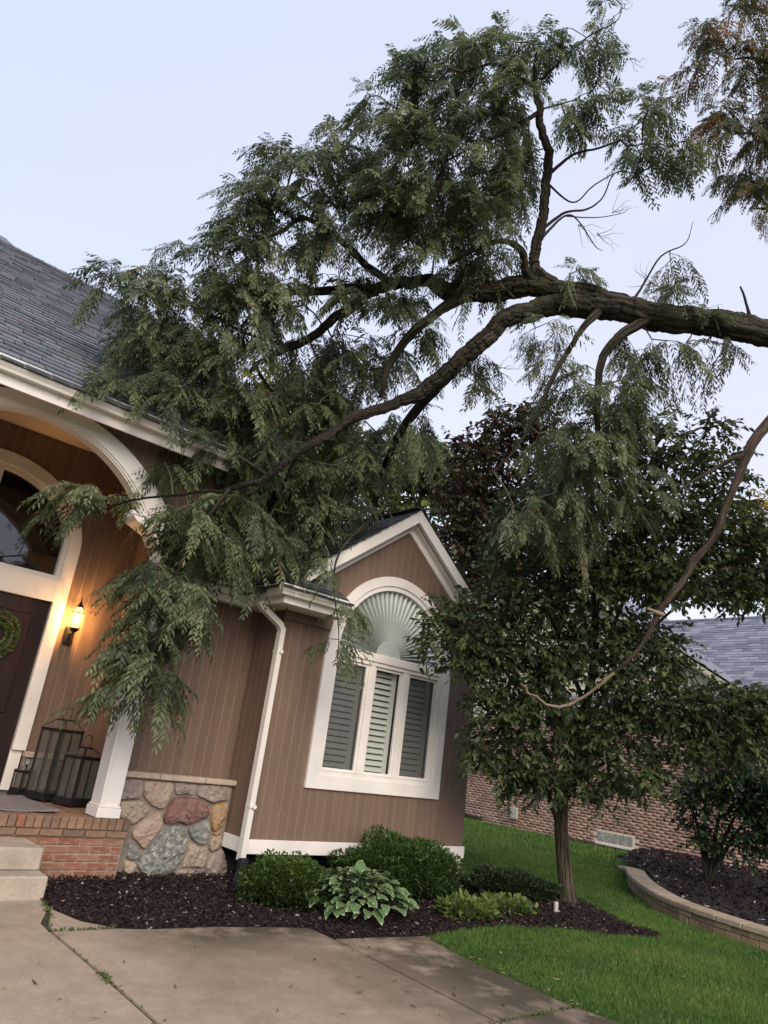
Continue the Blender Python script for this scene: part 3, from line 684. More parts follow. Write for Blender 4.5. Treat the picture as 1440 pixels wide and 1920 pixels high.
# --- stone base of the recess
veneer_y = 7.26
mb = MB(); mb.box((3.0, veneer_y, .08), (4.405, YR-.003, 1.075)); veneer = mb.build('stone_base', 'mortar_stone', house); veneer['label'] = 'fieldstone base of mixed pink, grey and red stones'
STONES = [('stone_mauve', [(118, 300), (335, 290), (322, 400), (292, 465), (112, 478)]),
 ('stone_pink', [(345, 305), (600, 318), (612, 390), (560, 490), (500, 575), (430, 550), (335, 468), (328, 400)]),
 ('stone_mauve', [(613, 320), (828, 340), (798, 436), (700, 428), (622, 432), (612, 400)]),
 ('stone_mauve', [(838, 340), (1128, 352), (1112, 488), (1030, 485), (940, 512), (872, 462), (806, 442)]),
 ('stone_tan', [(108, 490), (318, 475), (408, 570), (340, 635), (235, 705), (150, 690), (100, 650)]),
 ('stone_pink', [(238, 722), (420, 592), (498, 588), (505, 690), (445, 790), (348, 915), (318, 918), (272, 852), (216, 818)]),
 ('stone_red', [(600, 462), (700, 446), (850, 472), (913, 520), (925, 608), (820, 655), (722, 712), (640, 680), (522, 700), (512, 640), (542, 560)]),
 ('stone_ochre', [(962, 525), (1082, 498), (1078, 600), (1052, 728), (948, 768), (932, 640)]),
 ('stone_grey', [(722, 728), (922, 640), (934, 760), (892, 878), (840, 884), (762, 838), (738, 780)]),
 ('stone_granite', [(512, 758), (620, 692), (690, 722), (738, 830), (720, 930), (682, 1010), (602, 1110), (480, 1172), (330, 1172), (272, 1060), (312, 980), (402, 880)]),
 ('stone_grey', [(190, 862), (262, 868), (312, 932), (290, 1008), (222, 1028), (165, 1000)]),
 ('stone_tan', [(160, 1012), (268, 1040), (300, 1165), (210, 1165), (130, 1120)]),
 ('stone_tan', [(752, 862), (840, 902), (900, 890), (922, 945), (862, 1082), (662, 1088), (702, 980)]),
 ('stone_tan', [(932, 802), (1045, 788), (1042, 900), (932, 955), (908, 880)]),
 ('stone_mauve', [(882, 1078), (932, 972), (1045, 912), (1095, 1060), (1080, 1165), (900, 1172)]),
 ('stone_mauve', [(620, 1108), (858, 1096), (852, 1170), (700, 1180), (590, 1178)]),
 ('stone_ochre', [(948, 780), (1040, 742), (1046, 778), (960, 800)])]
def stone_mesh(poly, y, depth, seed, mat, parent, cen=None, lbl=None):
    r_ = np.random.default_rng(seed); P = np.array(poly, float); n0 = len(P)
    # densify the outline, fill it with scattered points, triangulate, and give it a knobbly chiselled face
    Q = []
    for i in range(n0):
        a, b = P[i], P[(i+1) % n0]; m = max(2, int(np.linalg.norm(b-a)/.03))
        for t in np.linspace(0, 1, m, endpoint=False): Q.append(a+(b-a)*t+r_.normal(0, .003, 2))
    Q = np.array(Q)
    for _ in range(1): Q = .6*Q+.2*np.roll(Q, 1, 0)+.2*np.roll(Q, -1, 0)
    n = len(Q); lo, hi = Q.min(0), Q.max(0); m = int(np.prod(hi-lo)/.00085)+6
    G = r_.uniform(lo, hi, (m, 2)); G = G[inside(Q, G[:, 0], G[:, 1])]
    dist = lambda g: np.min(np.linalg.norm(Q-g, axis=1))
    G = np.array([g for g in G if dist(g) > .012]).reshape(-1, 2)
    c = Q.mean(0); ring2 = c+(Q-c)*np.clip(1-.012/np.maximum(np.linalg.norm(Q-c, axis=1, keepdims=True), .03), .5, 1)
    allp = np.vstack([ring2, G]); from mathutils.geometry import delaunay_2d_cdt
    res = delaunay_2d_cdt([Vector(p) for p in allp], [], [list(range(n))], 1, 1e-5)
    vo, fo = res[0], res[2]; sz = math.sqrt(np.prod(hi-lo)); tilt = r_.normal(0, .12, 2); pl_ = [(r_.normal(0, 1, 2), r_.uniform(-.12, .05)) for _ in range(4)]
    V, F = [], []
    for q in vo:
        g = np.array(q); d = min(1, dist(g)/.02); h = .72+.28*math.sqrt(max(d, 0))
        k = g-c; h += (k@tilt)*.8
        for (dv, of) in pl_: dv = dv/np.linalg.norm(dv); h -= max(0, (k@dv)/sz-.18-of)*.9
        h += r_.normal(0, .10)*d
        V.append((g[0], y-depth*max(.3, h), g[1]))
    nb_ = len(V); F = [tuple(f) for f in fo]
    lookup = {}
    for j, q in enumerate(vo): lookup[(round(q[0], 4), round(q[1], 4))] = j
    idx = [lookup.get((round(float(p[0]), 4), round(float(p[1]), 4))) for p in ring2]
    V += [(q[0], y, q[1]) for q in Q]
    for i in range(n):
        j = (i+1) % n
        if idx[i] is not None and idx[j] is not None: F.append((idx[i], idx[j], nb_+j, nb_+i))
    mb = MB(); mb.add(V, F); o = mb.build('stone', mat, parent, smooth=False)
    return o
for i, (mat_, pl) in enumerate(STONES):
    w = [onY(200+a*.208333, 1400+b*.208333, veneer_y-.02) for a, b in pl]; pts = [(p[0], p[2]) for p in w]
    c = np.mean(pts, 0); pts = [tuple(c+(np.array(p)-c)*1.012) for p in pts]
    stone_mesh(pts, veneer_y+.002, .058 if mat_ not in ('stone_granite', 'stone_red') else .075, 100+i, mat_, veneer)
for a, b in ((3.02, 3.52), (3.524, 4.04), (4.044, 4.418)):
    mb = MB(); mb.box((a, veneer_y-.055, 1.077), (b, YR-.016, 1.132)); mb.build('cap_stone', 'limestone', veneer, bevel=.007)

# --- entry porch walls, arch, columns
PW = 7.13                                     # plane of the arch wall
arch_i = (1.49, 2.885, 1.385); arch_o = (1.52, 2.75, 1.69)
def spandrel(x):
    dx = x-arch_o[0]; r_ = arch_o[2]-.03
    lo = arch_o[1]+math.sqrt(max(r_*r_-dx*dx, 0)) if abs(dx) < r_ else 3.5
    return [(max(lo, 3.5), 4.47)] if max(lo, 3.5) < 4.46 else [(4.46, 4.47)]
siding('Y', PW, -1, -.9, 3.42, spandrel, house, start=XL)
mb = MB(); mb.box((3.30, PW+.003, 3.10), (3.42, YR-.004, 4.47)); mb.build('return_wall', 'siding', house)
def band(mb, ci, co, y0, y1, zcut, n=48, k0=0, k1=1):
    """arch band between two circles, cut off level at zcut on both sides"""
    A = lambda c: math.asin((zcut-c[1])/c[2])
    ai, ao = A(ci), A(co)
    for i in range(n):
        t0, t1 = i/n, (i+1)/n
        f = lambda c, a, t: (c[0]+c[2]*math.cos(a+(math.pi-2*a)*t), c[1]+c[2]*math.sin(a+(math.pi-2*a)*t))
        q = [f(ci, ai, t0), f(co, ao, t0), f(co, ao, t1), f(ci, ai, t1)]
        lo = [(x_, y0, z_) for x_, z_ in q]; hi = [(x_, y1, z_) for x_, z_ in q]
        mb.add(lo+hi, [(0, 1, 2, 3), (7, 6, 5, 4), (1, 5, 6, 2), (0, 3, 7, 4), (0, 4, 5, 1), (3, 2, 6, 7)])
arch_m = lambda k: tuple(a+(b-a)*k for a, b in zip(arch_i, arch_o))
mb = MB(); band(mb, arch_m(.16), arch_o, PW-.055, PW+.03, 3.66); band(mb, arch_m(.07), arch_m(.165), PW-.035, PW+.06, 3.66); band(mb, arch_i, arch_m(.075), PW-.015, PW+.13, 3.66)
mb.build('arch_trim', 'white', house)
def impost(sx):
    mb = MB(); X = lambda x: x if sx > 0 else 3.0-x
    pl = [(2.555, 3.659), (2.555, 3.585), (2.60, 3.545), (2.79, 3.47), (2.86, 3.36), (3.10, 3.36), (3.10, 3.659)]
    lo = [(X(a), PW-.05, b) for a, b in pl]; hi = [(X(a), PW+.22, b) for a, b in pl]; n_ = len(pl)
    mb.add(lo+hi, [tuple(range(n_)), tuple(range(2*n_-1, n_-1, -1))]+[(i, (i+1) % n_, n_+(i+1) % n_, n_+i) for i in range(n_)])
    mb.box((min(X(2.535), X(2.86)), PW-.062, 3.60), (max(X(2.535), X(2.86)), PW-.051, 3.63))
    mb.build('impost', 'white', house)
impost(1); impost(-1)
for cx in (3.025, -.025):
    mb = MB(); mb.box((cx-.095, 7.11, .72), (cx+.095, 7.345, 3.359)); 
    for x_ in (cx-.095, cx+.068):
        mb.box((x_, 7.102, .83), (x_+.027, 7.1095, 3.355))
    colm = mb.build('column', 'white', house, bevel=.003)
    mb = MB(); mb.box((cx-.115, 7.085, .712), (cx+.115, 7.37, .80)); mb.box((cx-.105, 7.095, .801), (cx+.105, 7.36, .822)); mb.build('base', 'white', colm, bevel=.004)
# back wall of the porch
YD = 9.0; DX, DZ, DA, DB_ = 1.60, 3.45, 1.10, .94
def back_fn(x):
    dx = abs(x-DX)
    if dx < DA-.06:
        t = DZ+(DB_-.06)*math.sqrt(max(0, 1-(dx/(DA-.06))**2)); return [(t, 4.74)]
    return [(1.10, 4.74)]
siding('Y', YD, -1, -.4, 3.40, back_fn, house, start=2.848)
siding('X', 3.40, -1, 7.42, YD-.016, lambda a: [(1.10, 4.74)], house, start=7.42)
siding('X', -.40, 1, 7.42, YD-.016, lambda a: [(1.10, 4.74)], house, start=7.42)
mb = MB(); mb.box((-.4, PW+.15, 4.741), (3.42, YD+.1, 4.80)); mb.build('porch_ceiling', 'ceiling', house)
mb = MB(); mb.box((-.4, PW+.032, 4.30), (3.30, PW+.05, 4.74)); mb.build('header_back', 'ceiling', house) if False else None
# stone base inside the porch, right of the door
pv_y = YD-.10
mb = MB(); mb.box((2.70, pv_y, .70), (3.385, YD-.002, 1.07)); pv = mb.build('stone_base', 'mortar_stone', house); pv['label'] = 'low grey stone base beside the front door'
IN = [('stone_mauve', [(2.71, .72), (2.86, .715), (2.88, .86), (2.74, .90), (2.705, .86)]), ('stone_grey', [(2.71, .91), (2.88, .87), (2.95, .93), (2.93, 1.055), (2.71, 1.055)]),
      ('stone_tan', [(2.88, .72), (3.12, .715), (3.14, .84), (3.0, .91), (2.9, .86)]), ('stone_mauve', [(2.96, .93), (3.15, .85), (3.2, .93), (3.2, 1.055), (2.95, 1.055)]), ('stone_tan', [(3.15, .72), (3.37, .72), (3.37, .92), (3.21, .92), (3.16, .84)]), ('stone_grey', [(3.22, .94), (3.37, .935), (3.37, 1.055), (3.21, 1.055)])]
for i, (m_, pl) in enumerate(IN): stone_mesh(pl, pv_y+.002, .03, 300+i, m_, pv)
mb = MB(); mb.box((2.69, pv_y-.03, 1.072), (3.385, YD-.016, 1.13)); mb.build('cap_stone', 'limestone', pv, bevel=.006)
# door unit
mb = MB(); y0, y1 = YD-.06, YD+.06
ring(mb, DX, DZ, DA-.145, DA, y0, y1, n=36, bi=(DB_-.145)/(DA-.145), bo=DB_/DA)
mb.box((DX+DA-.145, y0, 1.135), (DX+DA, y1, DZ)); mb.box((DX-DA, y0, .712), (DX-DA+.145, y1, DZ)); mb.box((DX+DA-.145, y0+.045, .712), (DX+DA-.02, y1, 1.134))
mb.box((DX-DA+.145, y0-.004, 2.80), (DX+DA-.145, y1, 3.05)); mb.box((DX-DA+.145, y0+.02, 3.05), (DX+DA-.145, y1, 3.11))
door_frame = mb.build('door_surround', 'white', house)
mb = MB(); ring(mb, DX, DZ, DA-.20, DA-.146, YD-.03, YD+.06, n=36, bi=(DB_-.20)/(DA-.20), bo=(DB_-.146)/(DA-.146)); mb.box((DX-DA+.146, YD-.03, 3.11), (DX-DA+.20, YD+.06, DZ)); mb.box((DX+DA-.20, YD-.03, 3.11), (DX+DA-.146, YD+.06, DZ)); mb.box((DX-.035, YD-.028, 3.111), (DX+.035, YD+.058, DZ+DB_-.2)); mb.build('transom_frame', 'white', door_frame)
mb = MB(); ring(mb, DX, DZ, .0, DA-.19, YD+.03, YD+.035, n=36, bi=1, bo=(DB_-.19)/(DA-.19)); mb.box((DX-DA+.19, YD+.03, 3.1), (DX+DA-.19, YD+.035, DZ)); mb.build('pane', 'glass', door_frame)
mb = MB(); mb.box((DX-1.2, YD+.9, .7), (DX+1.2, YD+.92, 4.5)); mb.box((DX-1.22, YD+.1, .7), (DX-1.2, YD+.92, 4.5)); mb.box((DX+1.2, YD+.1, .7), (DX+1.22, YD+.92, 4.5)); mb.box((DX-1.2, YD+.1, 4.5), (DX+1.2, YD+.92, 4.52)); mb.build('hall_beyond', 'room', door_frame)
for x0_, x1_ in ((DX-DA+.15, DX+.0), (DX+.004, DX+DA-.15)):
    mb = MB(); mb.box((x0_, YD+.0, .725), (x1_, YD+.045, 2.797)); w_ = x1_-x0_
    dr = mb.build('door', 'door', house)
    for z0_, z1_ in ((.86, 1.40), (1.50, 2.62)):
        mb = MB(); mb.box((x0_+.16, YD-.012, z0_), (x1_-.16, YD-.001, z1_)); mb.build('panel', 'door', dr, bevel=.01)
    if x0_ > DX: 
        mb = MB(); mb.tube([(x0_+.07, YD-.05, 1.55), (x0_+.07, YD-.06, 1.75)], .012, 8); mb.box((x0_+.05, YD-.045, 1.5), (x0_+.09, YD-.001, 1.82)); mb.build('handle', 'brass', dr)

# --- main roof
RS = .8; rc = 1/math.hypot(1, RS); rs_ = RS*rc; EY, EZ = 6.70, 4.50; RYR = 11.78; RZ = EZ+RS*(RYR-EY)
mroof = slab_roof('main_roof', [(-3, EY, EZ-.02), (4.62, EY, EZ-.02), (4.62, RYR, RZ-.02), (-3, RYR, RZ-.02)], .06, 'deck', house)
mroof['label'] = 'blue-grey shingled main roof above the entry'
slab_roof('roof_deck', [(-3, RYR+.002, RZ-.02), (4.62, RYR+.002, RZ-.02), (4.62, 16.8, EZ), (-3, 16.8, EZ)], .06, 'deck', mroof)
shingles('shingles', (-3, EY-.02, EZ-.016), (1, 0, 0), (0, rc, rs_), 7.6, (RYR-EY)/rc, 'shingle', mroof, lift=.02)
mb = MB()
for k in range(40):
    x_ = -3+k*.19; mb.hexa([(x_, RYR-.14, RZ-.10), (x_+.2, RYR-.14, RZ-.09), (x_+.2, RYR, RZ+.02), (x_, RYR, RZ+.008)], [(x_, RYR-.13, RZ-.08), (x_+.2, RYR-.13, RZ-.07), (x_+.2, RYR+.02, RZ+.035), (x_, RYR+.02, RZ+.022)])
mb.build('ridge_cap', 'shingle', mroof)
mb = MB(); mb.hexa([(-3, RYR-.12, RZ-.06), (1.28, RYR-.12, RZ-.06), (1.28, RYR+1.5, RZ-.06), (-3, RYR+1.5, RZ-.06)], [(-3, RYR+.1, RZ+.14), (1.14, RYR+.1, RZ+.14), (1.14, RYR+1.3, RZ+.14), (-3, RYR+1.3, RZ+.14)]); mb.build('ridge_step', 'shingle', mroof)
mb = MB(); mb.add([(4.5, 7.4, 4.4), (4.5, 16.2, 4.4), (4.5, RYR, RZ-.3)], [(0, 1, 2)]); mb.add([(4.58, 7.0, 4.4), (4.58, 16.2, 4.4), (4.58, RYR, RZ-.2)], [(0, 1, 2)]); mb.build('gable_end', 'siding', mroof)
sweep([(-3, EY), (4.66, EY)], kprof(EZ+.03, .125), 'gutter', 'gutter', house)
mb = MB(); mb.box((-3, EY+.11, EZ-.20), (4.66, EY+.135, EZ-.01)); mb.box((-3, EY+.136, EZ-.075), (4.66, EY+.15, EZ-.05)); mb.build('fascia', 'white', house)
mb = MB(); mb.box((-3, EY+.112, EZ-.055+.0), (4.6, PW-.018, EZ-.035)); mb.build('soffit', 'soffit', house)
mb = MB(); mb.box((3.425, PW-.016, EZ-.055), (4.6, YR-.016, EZ-.035)); mb.build('soffit', 'soffit', house)

# ================================================================== PORCH AND STEPS
porch = empty('brick_porch', (2.4, 7.2, .2), 'raised red brick porch with a tan rowlock edge under the entry arch', 'porch')
PF, PXR = 7.10, 3.27
mb = MB(); mb.box((-.3, PF+.018, .1), (PXR-.03, YD-.11, .69)); mb.build('core', 'mortar', porch)
brick_me = {}
def brick(w, h, d, x, y, z, mat, parent, name='brick'):
    key = (round(w, 3), round(h, 3), round(d, 3), mat, random.randrange(3))
    if key not in brick_me:
        m_ = MB(); m_.box((-w/2, 0, -h/2), (w/2, d, h/2)); o = m_.build(name, mat, parent, bevel=.005)
        for v in o.data.vertices: v.co += Vector((random.uniform(-.002, .002), random.uniform(-.003, .003), random.uniform(-.0018, .0018)))
        brick_me[key] = o.data
    else: o = obj_from(name, brick_me[key], None, parent)
    o.location = (x, y, z); o.matrix_parent_inverse = Matrix.Translation(-Vector(parent.location))
    return o
cz = .535-.034
for row in range(5):
    z = cz-row*.069; x = PXR-.03-(.1 if row % 2 else .203)
    x_hi = PXR-.035
    off = 0 if row % 2 else .107
    xx = x_hi
    first = True
    while xx > 1.9:
        w = (.098 if (first and row % 2) else .203); first = False
        brick(w-.010, .058, .10, xx-w/2, PF+.022+random.uniform(-.003, .003)-.014, z+random.uniform(-.002, .002), 'brick', porch); xx -= w
xx = PXR-.012
while xx > 1.0:
    w = .203; brick(w-.009, .06, .10, xx-w/2, PF-.010+random.uniform(-.002, .002), .572, 'brick_tan', porch); xx -= w
xx = PXR-.004
while xx > 1.0:
    w = .0745; brick(w-.009, .098, .20, xx-w/2, PF-.018+random.uniform(-.002, .002), .658, 'brick_tan', porch); xx -= w
yk = PF+.19; row = 0
while yk < YD-.2:                       # brick paving of the porch floor
    xx = PXR-.01-(.1 if row % 2 else 0)
    while xx > 1.55:
        brick(.194, .05, .094, xx-.1, yk, .678, 'brick_tan', porch, 'paver'); xx -= .203
    yk += .103; row += 1
steps = empty('entry_steps', (1.4, 6.6, .2), 'two plain concrete entry steps beside the brick porch', 'steps')
mb = MB(); mb.box((-.2, 6.56, .361), (2.335, 7.075, .53)); mb.build('step', 'step', steps, bevel=.012)
mb = MB(); mb.box((-.2, 6.35, .10), (2.35, 7.07, .36)); mb.build('step', 'step', steps, bevel=.012)

# ================================================================== PORCH OBJECTS
def lantern(label, c, side, hgt, rot):
    t = empty('floor_lantern', c, label, 'lantern', 'metal lanterns on the porch')
    rt = Matrix.Rotation(rot, 3, 'Z'); P = lambda x, y, z: tuple(Vector(c)+rt @ Vector((x, y, z)))
    s = side/2; b = .012 if side > .25 else .008
    mb = MB(); mb.hexa([P(-s*1.06, -s*1.06, .015), P(s*1.06, -s*1.06, .015), P(s*1.06, s*1.06, .015), P(-s*1.06, s*1.06, .015)], [P(-s, -s, .06), P(s, -s, .06), P(s, s, .06), P(-s, s, .06)])
    for sx in (-1, 1):
        for sy in (-1, 1): mb.beam(P(sx*s*.9, sy*s*.9, 0), P(sx*s*.9, sy*s*.9, .02), .03, .03, up=(1, 0, 0))
    mb.build('base', 'metal', t)
    mb = MB()
    for sx in (-1, 1):
        for sy in (-1, 1): mb.beam(P(sx*(s-b), sy*(s-b), .06), P(sx*(s-b), sy*(s-b), hgt), 2*b, 2*b, up=(1, 0, 0))
    for k in range(4):
        a = k*math.pi/2; ca, sa = math.cos(a), math.sin(a); q = lambda u, v, z: P(ca*u-sa*v, sa*u+ca*v, z)
        mb.beam(q(-s, -s+b, hgt), q(s, -s+b, hgt), 2*b, 2.4*b); mb.beam(q(-s, -s+b, .07), q(s, -s+b, .07), 2*b, 2*b)
        if side > .25: mb.beam(q(0, -s+b, .07), q(0, -s+b, hgt), b, b, up=(1, 0, 0))
    mb.build('frame', 'metal', t)
    for k in range(4):
        a = k*math.pi/2; ca, sa = math.cos(a), math.sin(a); q = lambda u, v, z: P(ca*u-sa*v, sa*u+ca*v, z)
        mb = MB(); mb.hexa([q(-s+2*b, -s+b-.002, .08), q(s-2*b, -s+b-.002, .08), q(s-2*b, -s+b+.002, .08), q(-s+2*b, -s+b+.002, .08)], [q(-s+2*b, -s+b-.002, hgt), q(s-2*b, -s+b-.002, hgt), q(s-2*b, -s+b+.002, hgt), q(-s+2*b, -s+b+.002, hgt)])
        mb.build('pane', 'lantern_glass', t)
    h2 = side*.32; k2 = .45 if side > .25 else .12
    mb = MB()
    for sx, sy in ((-1, -1), (1, -1), (1, 1), (-1, 1)):
        mb.beam(P(sx*s, sy*s, hgt+b), P(sx*s*k2, sy*s*k2, hgt+h2), b, b, up=(.3, .2, 1))
    for k in range(4):
        a = k*math.pi/2; ca, sa = math.cos(a), math.sin(a); q = lambda u, v, z: P(ca*u-sa*v, sa*u+ca*v, z)
        mb.add([q(-s, -s, hgt+b), q(s, -s, hgt+b), q(s*k2, -s*k2, hgt+h2), q(-s*k2, -s*k2, hgt+h2)], [(0, 1, 2, 3)], 1)
    mb.hexa([P(-s*k2, -s*k2, hgt+h2), P(s*k2, -s*k2, hgt+h2), P(s*k2, s*k2, hgt+h2), P(-s*k2, s*k2, hgt+h2)], [P(-s*k2*.9, -s*k2*.9, hgt+h2+.018), P(s*k2*.9, -s*k2*.9, hgt+h2+.018), P(s*k2*.9, s*k2*.9, hgt+h2+.018), P(-s*k2*.9, s*k2*.9, hgt+h2+.018)])
    mb.build('cap', ['metal', 'lantern_glass'], t)
    mb = MB(); rr = side*.22; mb.tube([P(rr*math.cos(a), .0, hgt+h2+.018+rr*.9+rr*1.1*math.sin(a)) for a in np.linspace(-.5*math.pi, 1.5*math.pi, 17)], .0045, 6); mb.build('handle', 'metal', t)
lantern('tall black-framed glass lantern, the largest of three beside the column', (2.83, 8.30, .708), .31, .70, R(22))
lantern('mid-sized black-framed glass lantern standing right against the porch column', (2.99, 7.95, .708), .27, .47, R(22))
lantern('smallest of the three glass lanterns, by the stone base near the door', (2.635, 8.55, .708), .155, .24, R(22))
t = empty('doormat', (2.2, 7.8, .71), 'thin grey doormat lying on the brick porch floor', 'doormat')
mb = MB(); nx, ny = 12, 10; vs = []
for j in range(ny+1):
    for i in range(nx+1):
        x = 1.35+1.28*i/nx; y = 7.26+1.15*j/ny; vs.append((x, y, .712+.006*math.sin(i*1.3+j)+.004+(.02 if i == nx and j < 3 else 0)))
fs = [(j*(nx+1)+i, j*(nx+1)+i+1, (j+1)*(nx+1)+i+1, (j+1)*(nx+1)+i) for j in range(ny) for i in range(nx)]
mb.add(vs, fs); mt_o = mb.build('rug', 'mat', t)
sm = mt_o.modifiers.new('thick', 'SOLIDIFY'); sm.thickness = .012; sm.offset = 1
# wall lamp, lit
lx, ly = 2.84, 8.84
t = empty('wall_lamp', (lx, YD, 2.4), 'lit carriage lamp with amber glow on the brown wall beside the door', 'wall lamp')
mb = MB(); mb.box((lx-.05, YD-.05, 2.36), (lx+.05, YD-.016, 2.56)); mb.tube([(lx, YD-.04, 2.48), (lx, ly+.02, 2.47), (lx, ly, 2.52)], .014, 8); mb.tube([(lx, ly, 2.50), (lx, ly, 2.53), (lx, ly, 2.545)], [.03, .055, .06], 10); mb.build('bracket', 'metal', t)
mb = MB()
for k in range(6):
    a = k*math.pi/3; mb.tube([(lx+.045*math.cos(a), ly+.045*math.sin(a), 2.545), (lx+.062*math.cos(a), ly+.062*math.sin(a), 2.66), (lx+.066*math.cos(a), ly+.066*math.sin(a), 2.74), (lx+.04*math.cos(a), ly+.04*math.sin(a), 2.80)], .004, 5)
mb.tube([(lx+.069*math.cos(a), ly+.069*math.sin(a), 2.725) for a in np.linspace(0, 2*math.pi, 19)], .006, 5, cap=False)
mb.tube([(lx, ly, 2.79), (lx, ly, 2.82), (lx, ly, 2.86), (lx, ly, 2.92)], [.045, .028, .008, .004], 10); mb.build('cage', 'metal', t)
mb = MB(); mb.tube([(lx, ly, 2.55), (lx, ly, 2.66), (lx, ly, 2.74), (lx, ly, 2.795)], [.042, .058, .062, .036], 14); mb.build('glass', 'lamp_glass', t, smooth=True)
mb = MB(); mb.tube([(lx, ly, 2.60), (lx, ly, 2.63), (lx, ly, 2.68), (lx, ly, 2.70)], [.008, .02, .022, .008], 10); mb.build('bulb', 'bulb', t, smooth=True)
pl = bpy.data.lights.new('lamp_light', 'POINT'); pl.energy = 125; pl.color = (1.0, .52, .17); pl.shadow_soft_size = .03
plo = bpy.data.objects.new('lamp_light', pl); COL.objects.link(plo); plo.location = (lx, ly, 2.655); set_parent(plo, t)

# ================================================================== VEGETATION HELPERS
def limb_mesh(chains, sides=10, ridge=.0, seed=1, wob=.0):
    """chains: list of (points (n,3), radii (n,)); one continuous skin per chain. Returns V, Q, along"""
    r_ = np.random.default_rng(seed); VV, QQ, AA = [], [], []; base = 0
    for P, rad in chains:
        P = np.asarray(P, float); rad = np.asarray(rad, float); n = len(P)
        sd_n = sides if rad.max() > .03 else (7 if rad.max() > .012 else 5)
        L = np.concatenate([[0], np.cumsum(np.linalg.norm(np.diff(P, axis=0), axis=1))])
        T = unit(np.gradient(P, axis=0)); ref = np.array([.3, .2, 1.0]); ref /= np.linalg.norm(ref)
        A = unit(np.cross(T, ref)); B = np.cross(T, A)
        th = np.arange(sd_n)*2*np.pi/sd_n; ph = r_.uniform(0, 6, 4)
        tt = th[None]+0*L[:, None]; ll = L[:, None]
        wv_ = .9*np.sin(ll*2.3+ph[2])+.6*np.sin(ll*5.1+ph[0]+2*tt); fur = np.abs(np.sin(5*tt+ph[0]+wv_))*.6+np.abs(np.sin(8.5*tt+ph[1]-1.3*wv_+ll*.9))*.5
        m = 1+ridge*(fur-.7)+ridge*.55*np.sin(2*tt+ph[2]+ll*3.1)*np.sin(ll*4.3+ph[3])+ridge*.22*r_.normal(0, 1, tt.shape)
        Rr = rad[:, None]*m
        V = P[:, None]+Rr[..., None]*(A[:, None]*np.cos(tt)[..., None]+B[:, None]*np.sin(tt)[..., None])
        al = np.stack([np.cos(tt)*rad.mean()*3, np.sin(tt)*rad.mean()*3, .18*ll+0*tt+ph[3]], -1)
        idx = base+np.arange(n*sd_n).reshape(n, sd_n); nx = np.roll(idx, -1, 1)
        Q = np.stack([idx[:-1], nx[:-1], nx[1:], idx[1:]], -1).reshape(-1, 4)
        VV.append(V.reshape(-1, 3)); QQ.append(Q); AA.append(al.reshape(-1, 3)); base += n*sd_n
        # close the tip
    return np.vstack(VV), np.vstack(QQ), np.vstack(AA)
def spread(ell, per_px, r_, minn=3, shr=1.0, up_=0):
    """ellipses (cx, cy, rx, ry, D, dD[, density]) seen in the photo -> 3D points spread through a volume at that distance"""
    out = []
    for e in ell:
        cx, cy, rx, ry, D, dD = e[:6]; rx *= shr; ry *= shr; cy -= up_; den = e[6] if len(e) > 6 else 1.0
        n = max(minn, int(math.pi*rx*ry*per_px*den/shr/shr))
        q = r_.normal(0, 1, (n, 3)); q /= np.linalg.norm(q, axis=1, keepdims=True); q *= r_.random((n, 1))**(1/2.6)
        for a, b, c in q: out.append(at(cx+a*rx, cy+b*ry, D+c*dD))
    return np.array(out)
def connect(pts, nodes, r_, sag=.05, droot=None):
    """grow thin branches from existing nodes to every point, nearest first; returns chains and the direction each branch arrives with"""
    nodes = [np.array(n, float) for n in nodes]; par = [-1]*len(nodes); n_root = len(nodes)
    pts = np.asarray(pts); N = np.array(nodes)
    d0 = np.array([np.min(np.linalg.norm(N-p, axis=1)) for p in pts]); order = np.argsort(d0)
    cap_ = len(nodes)+len(pts)*5; A = np.zeros((cap_, 3)); A[:len(nodes)] = N; cnt = len(nodes); parent = np.full(cap_, -1)
    arrive = np.zeros_like(pts); leaf_node = np.zeros(len(pts), int)
    for k in order:
        p = pts[k]; dv = A[:cnt]-p; dist = np.linalg.norm(dv, axis=1)+.25*np.maximum(0, A[:cnt, 2]-p[2]-.5)*0
        i = int(np.argmin(dist)); a = A[i]; m = max(1, min(4, int(dist[i]/.18)))
        prev = i; dirv = (p-a); L = np.linalg.norm(dirv)
        for j in range(1, m+1):
            t = j/m; q = a+dirv*t+np.array([0, 0, sag*L*math.sin(math.pi*t)*1.2])+(r_.normal(0, .02*min(L, 1), 3) if j < m else 0)
            A[cnt] = q; parent[cnt] = prev; prev = cnt; cnt += 1
        leaf_node[k] = prev; pp = A[parent[prev]]; arrive[k] = unit(p-pp) if L > 1e-4 else np.array([0, 0, 1.0])
    load = np.zeros(cnt)
    for k in range(len(pts)):
        j = leaf_node[k]
        while j >= 0 and j >= n_root: load[j] += 1; j = parent[j]
    chains = []; kids = {}
    for j in range(n_root, cnt): kids.setdefault(parent[j], []).append(j)
    started = list(range(n_root)); stack = []
    for rnode in range(n_root):
        for c in kids.get(rnode, []): stack.append((rnode, c))
    while stack:
        a, b = stack.pop(); path = [a, b]
        while True:
            ks = kids.get(b, [])
            if not ks: break
            ks = sorted(ks, key=lambda z: -load[z])
            for o_ in ks[1:]: stack.append((b, o_))
            b = ks[0]; path.append(b)
        P = A[path]; rad = .0026+.0026*np.sqrt(np.maximum(load[path], .6)); rad[0] = min(rad[0], rad[1]) if len(rad) > 1 else rad[0]
        rad[0] = rad[1]
        chains.append((P, rad))
    return chains, arrive
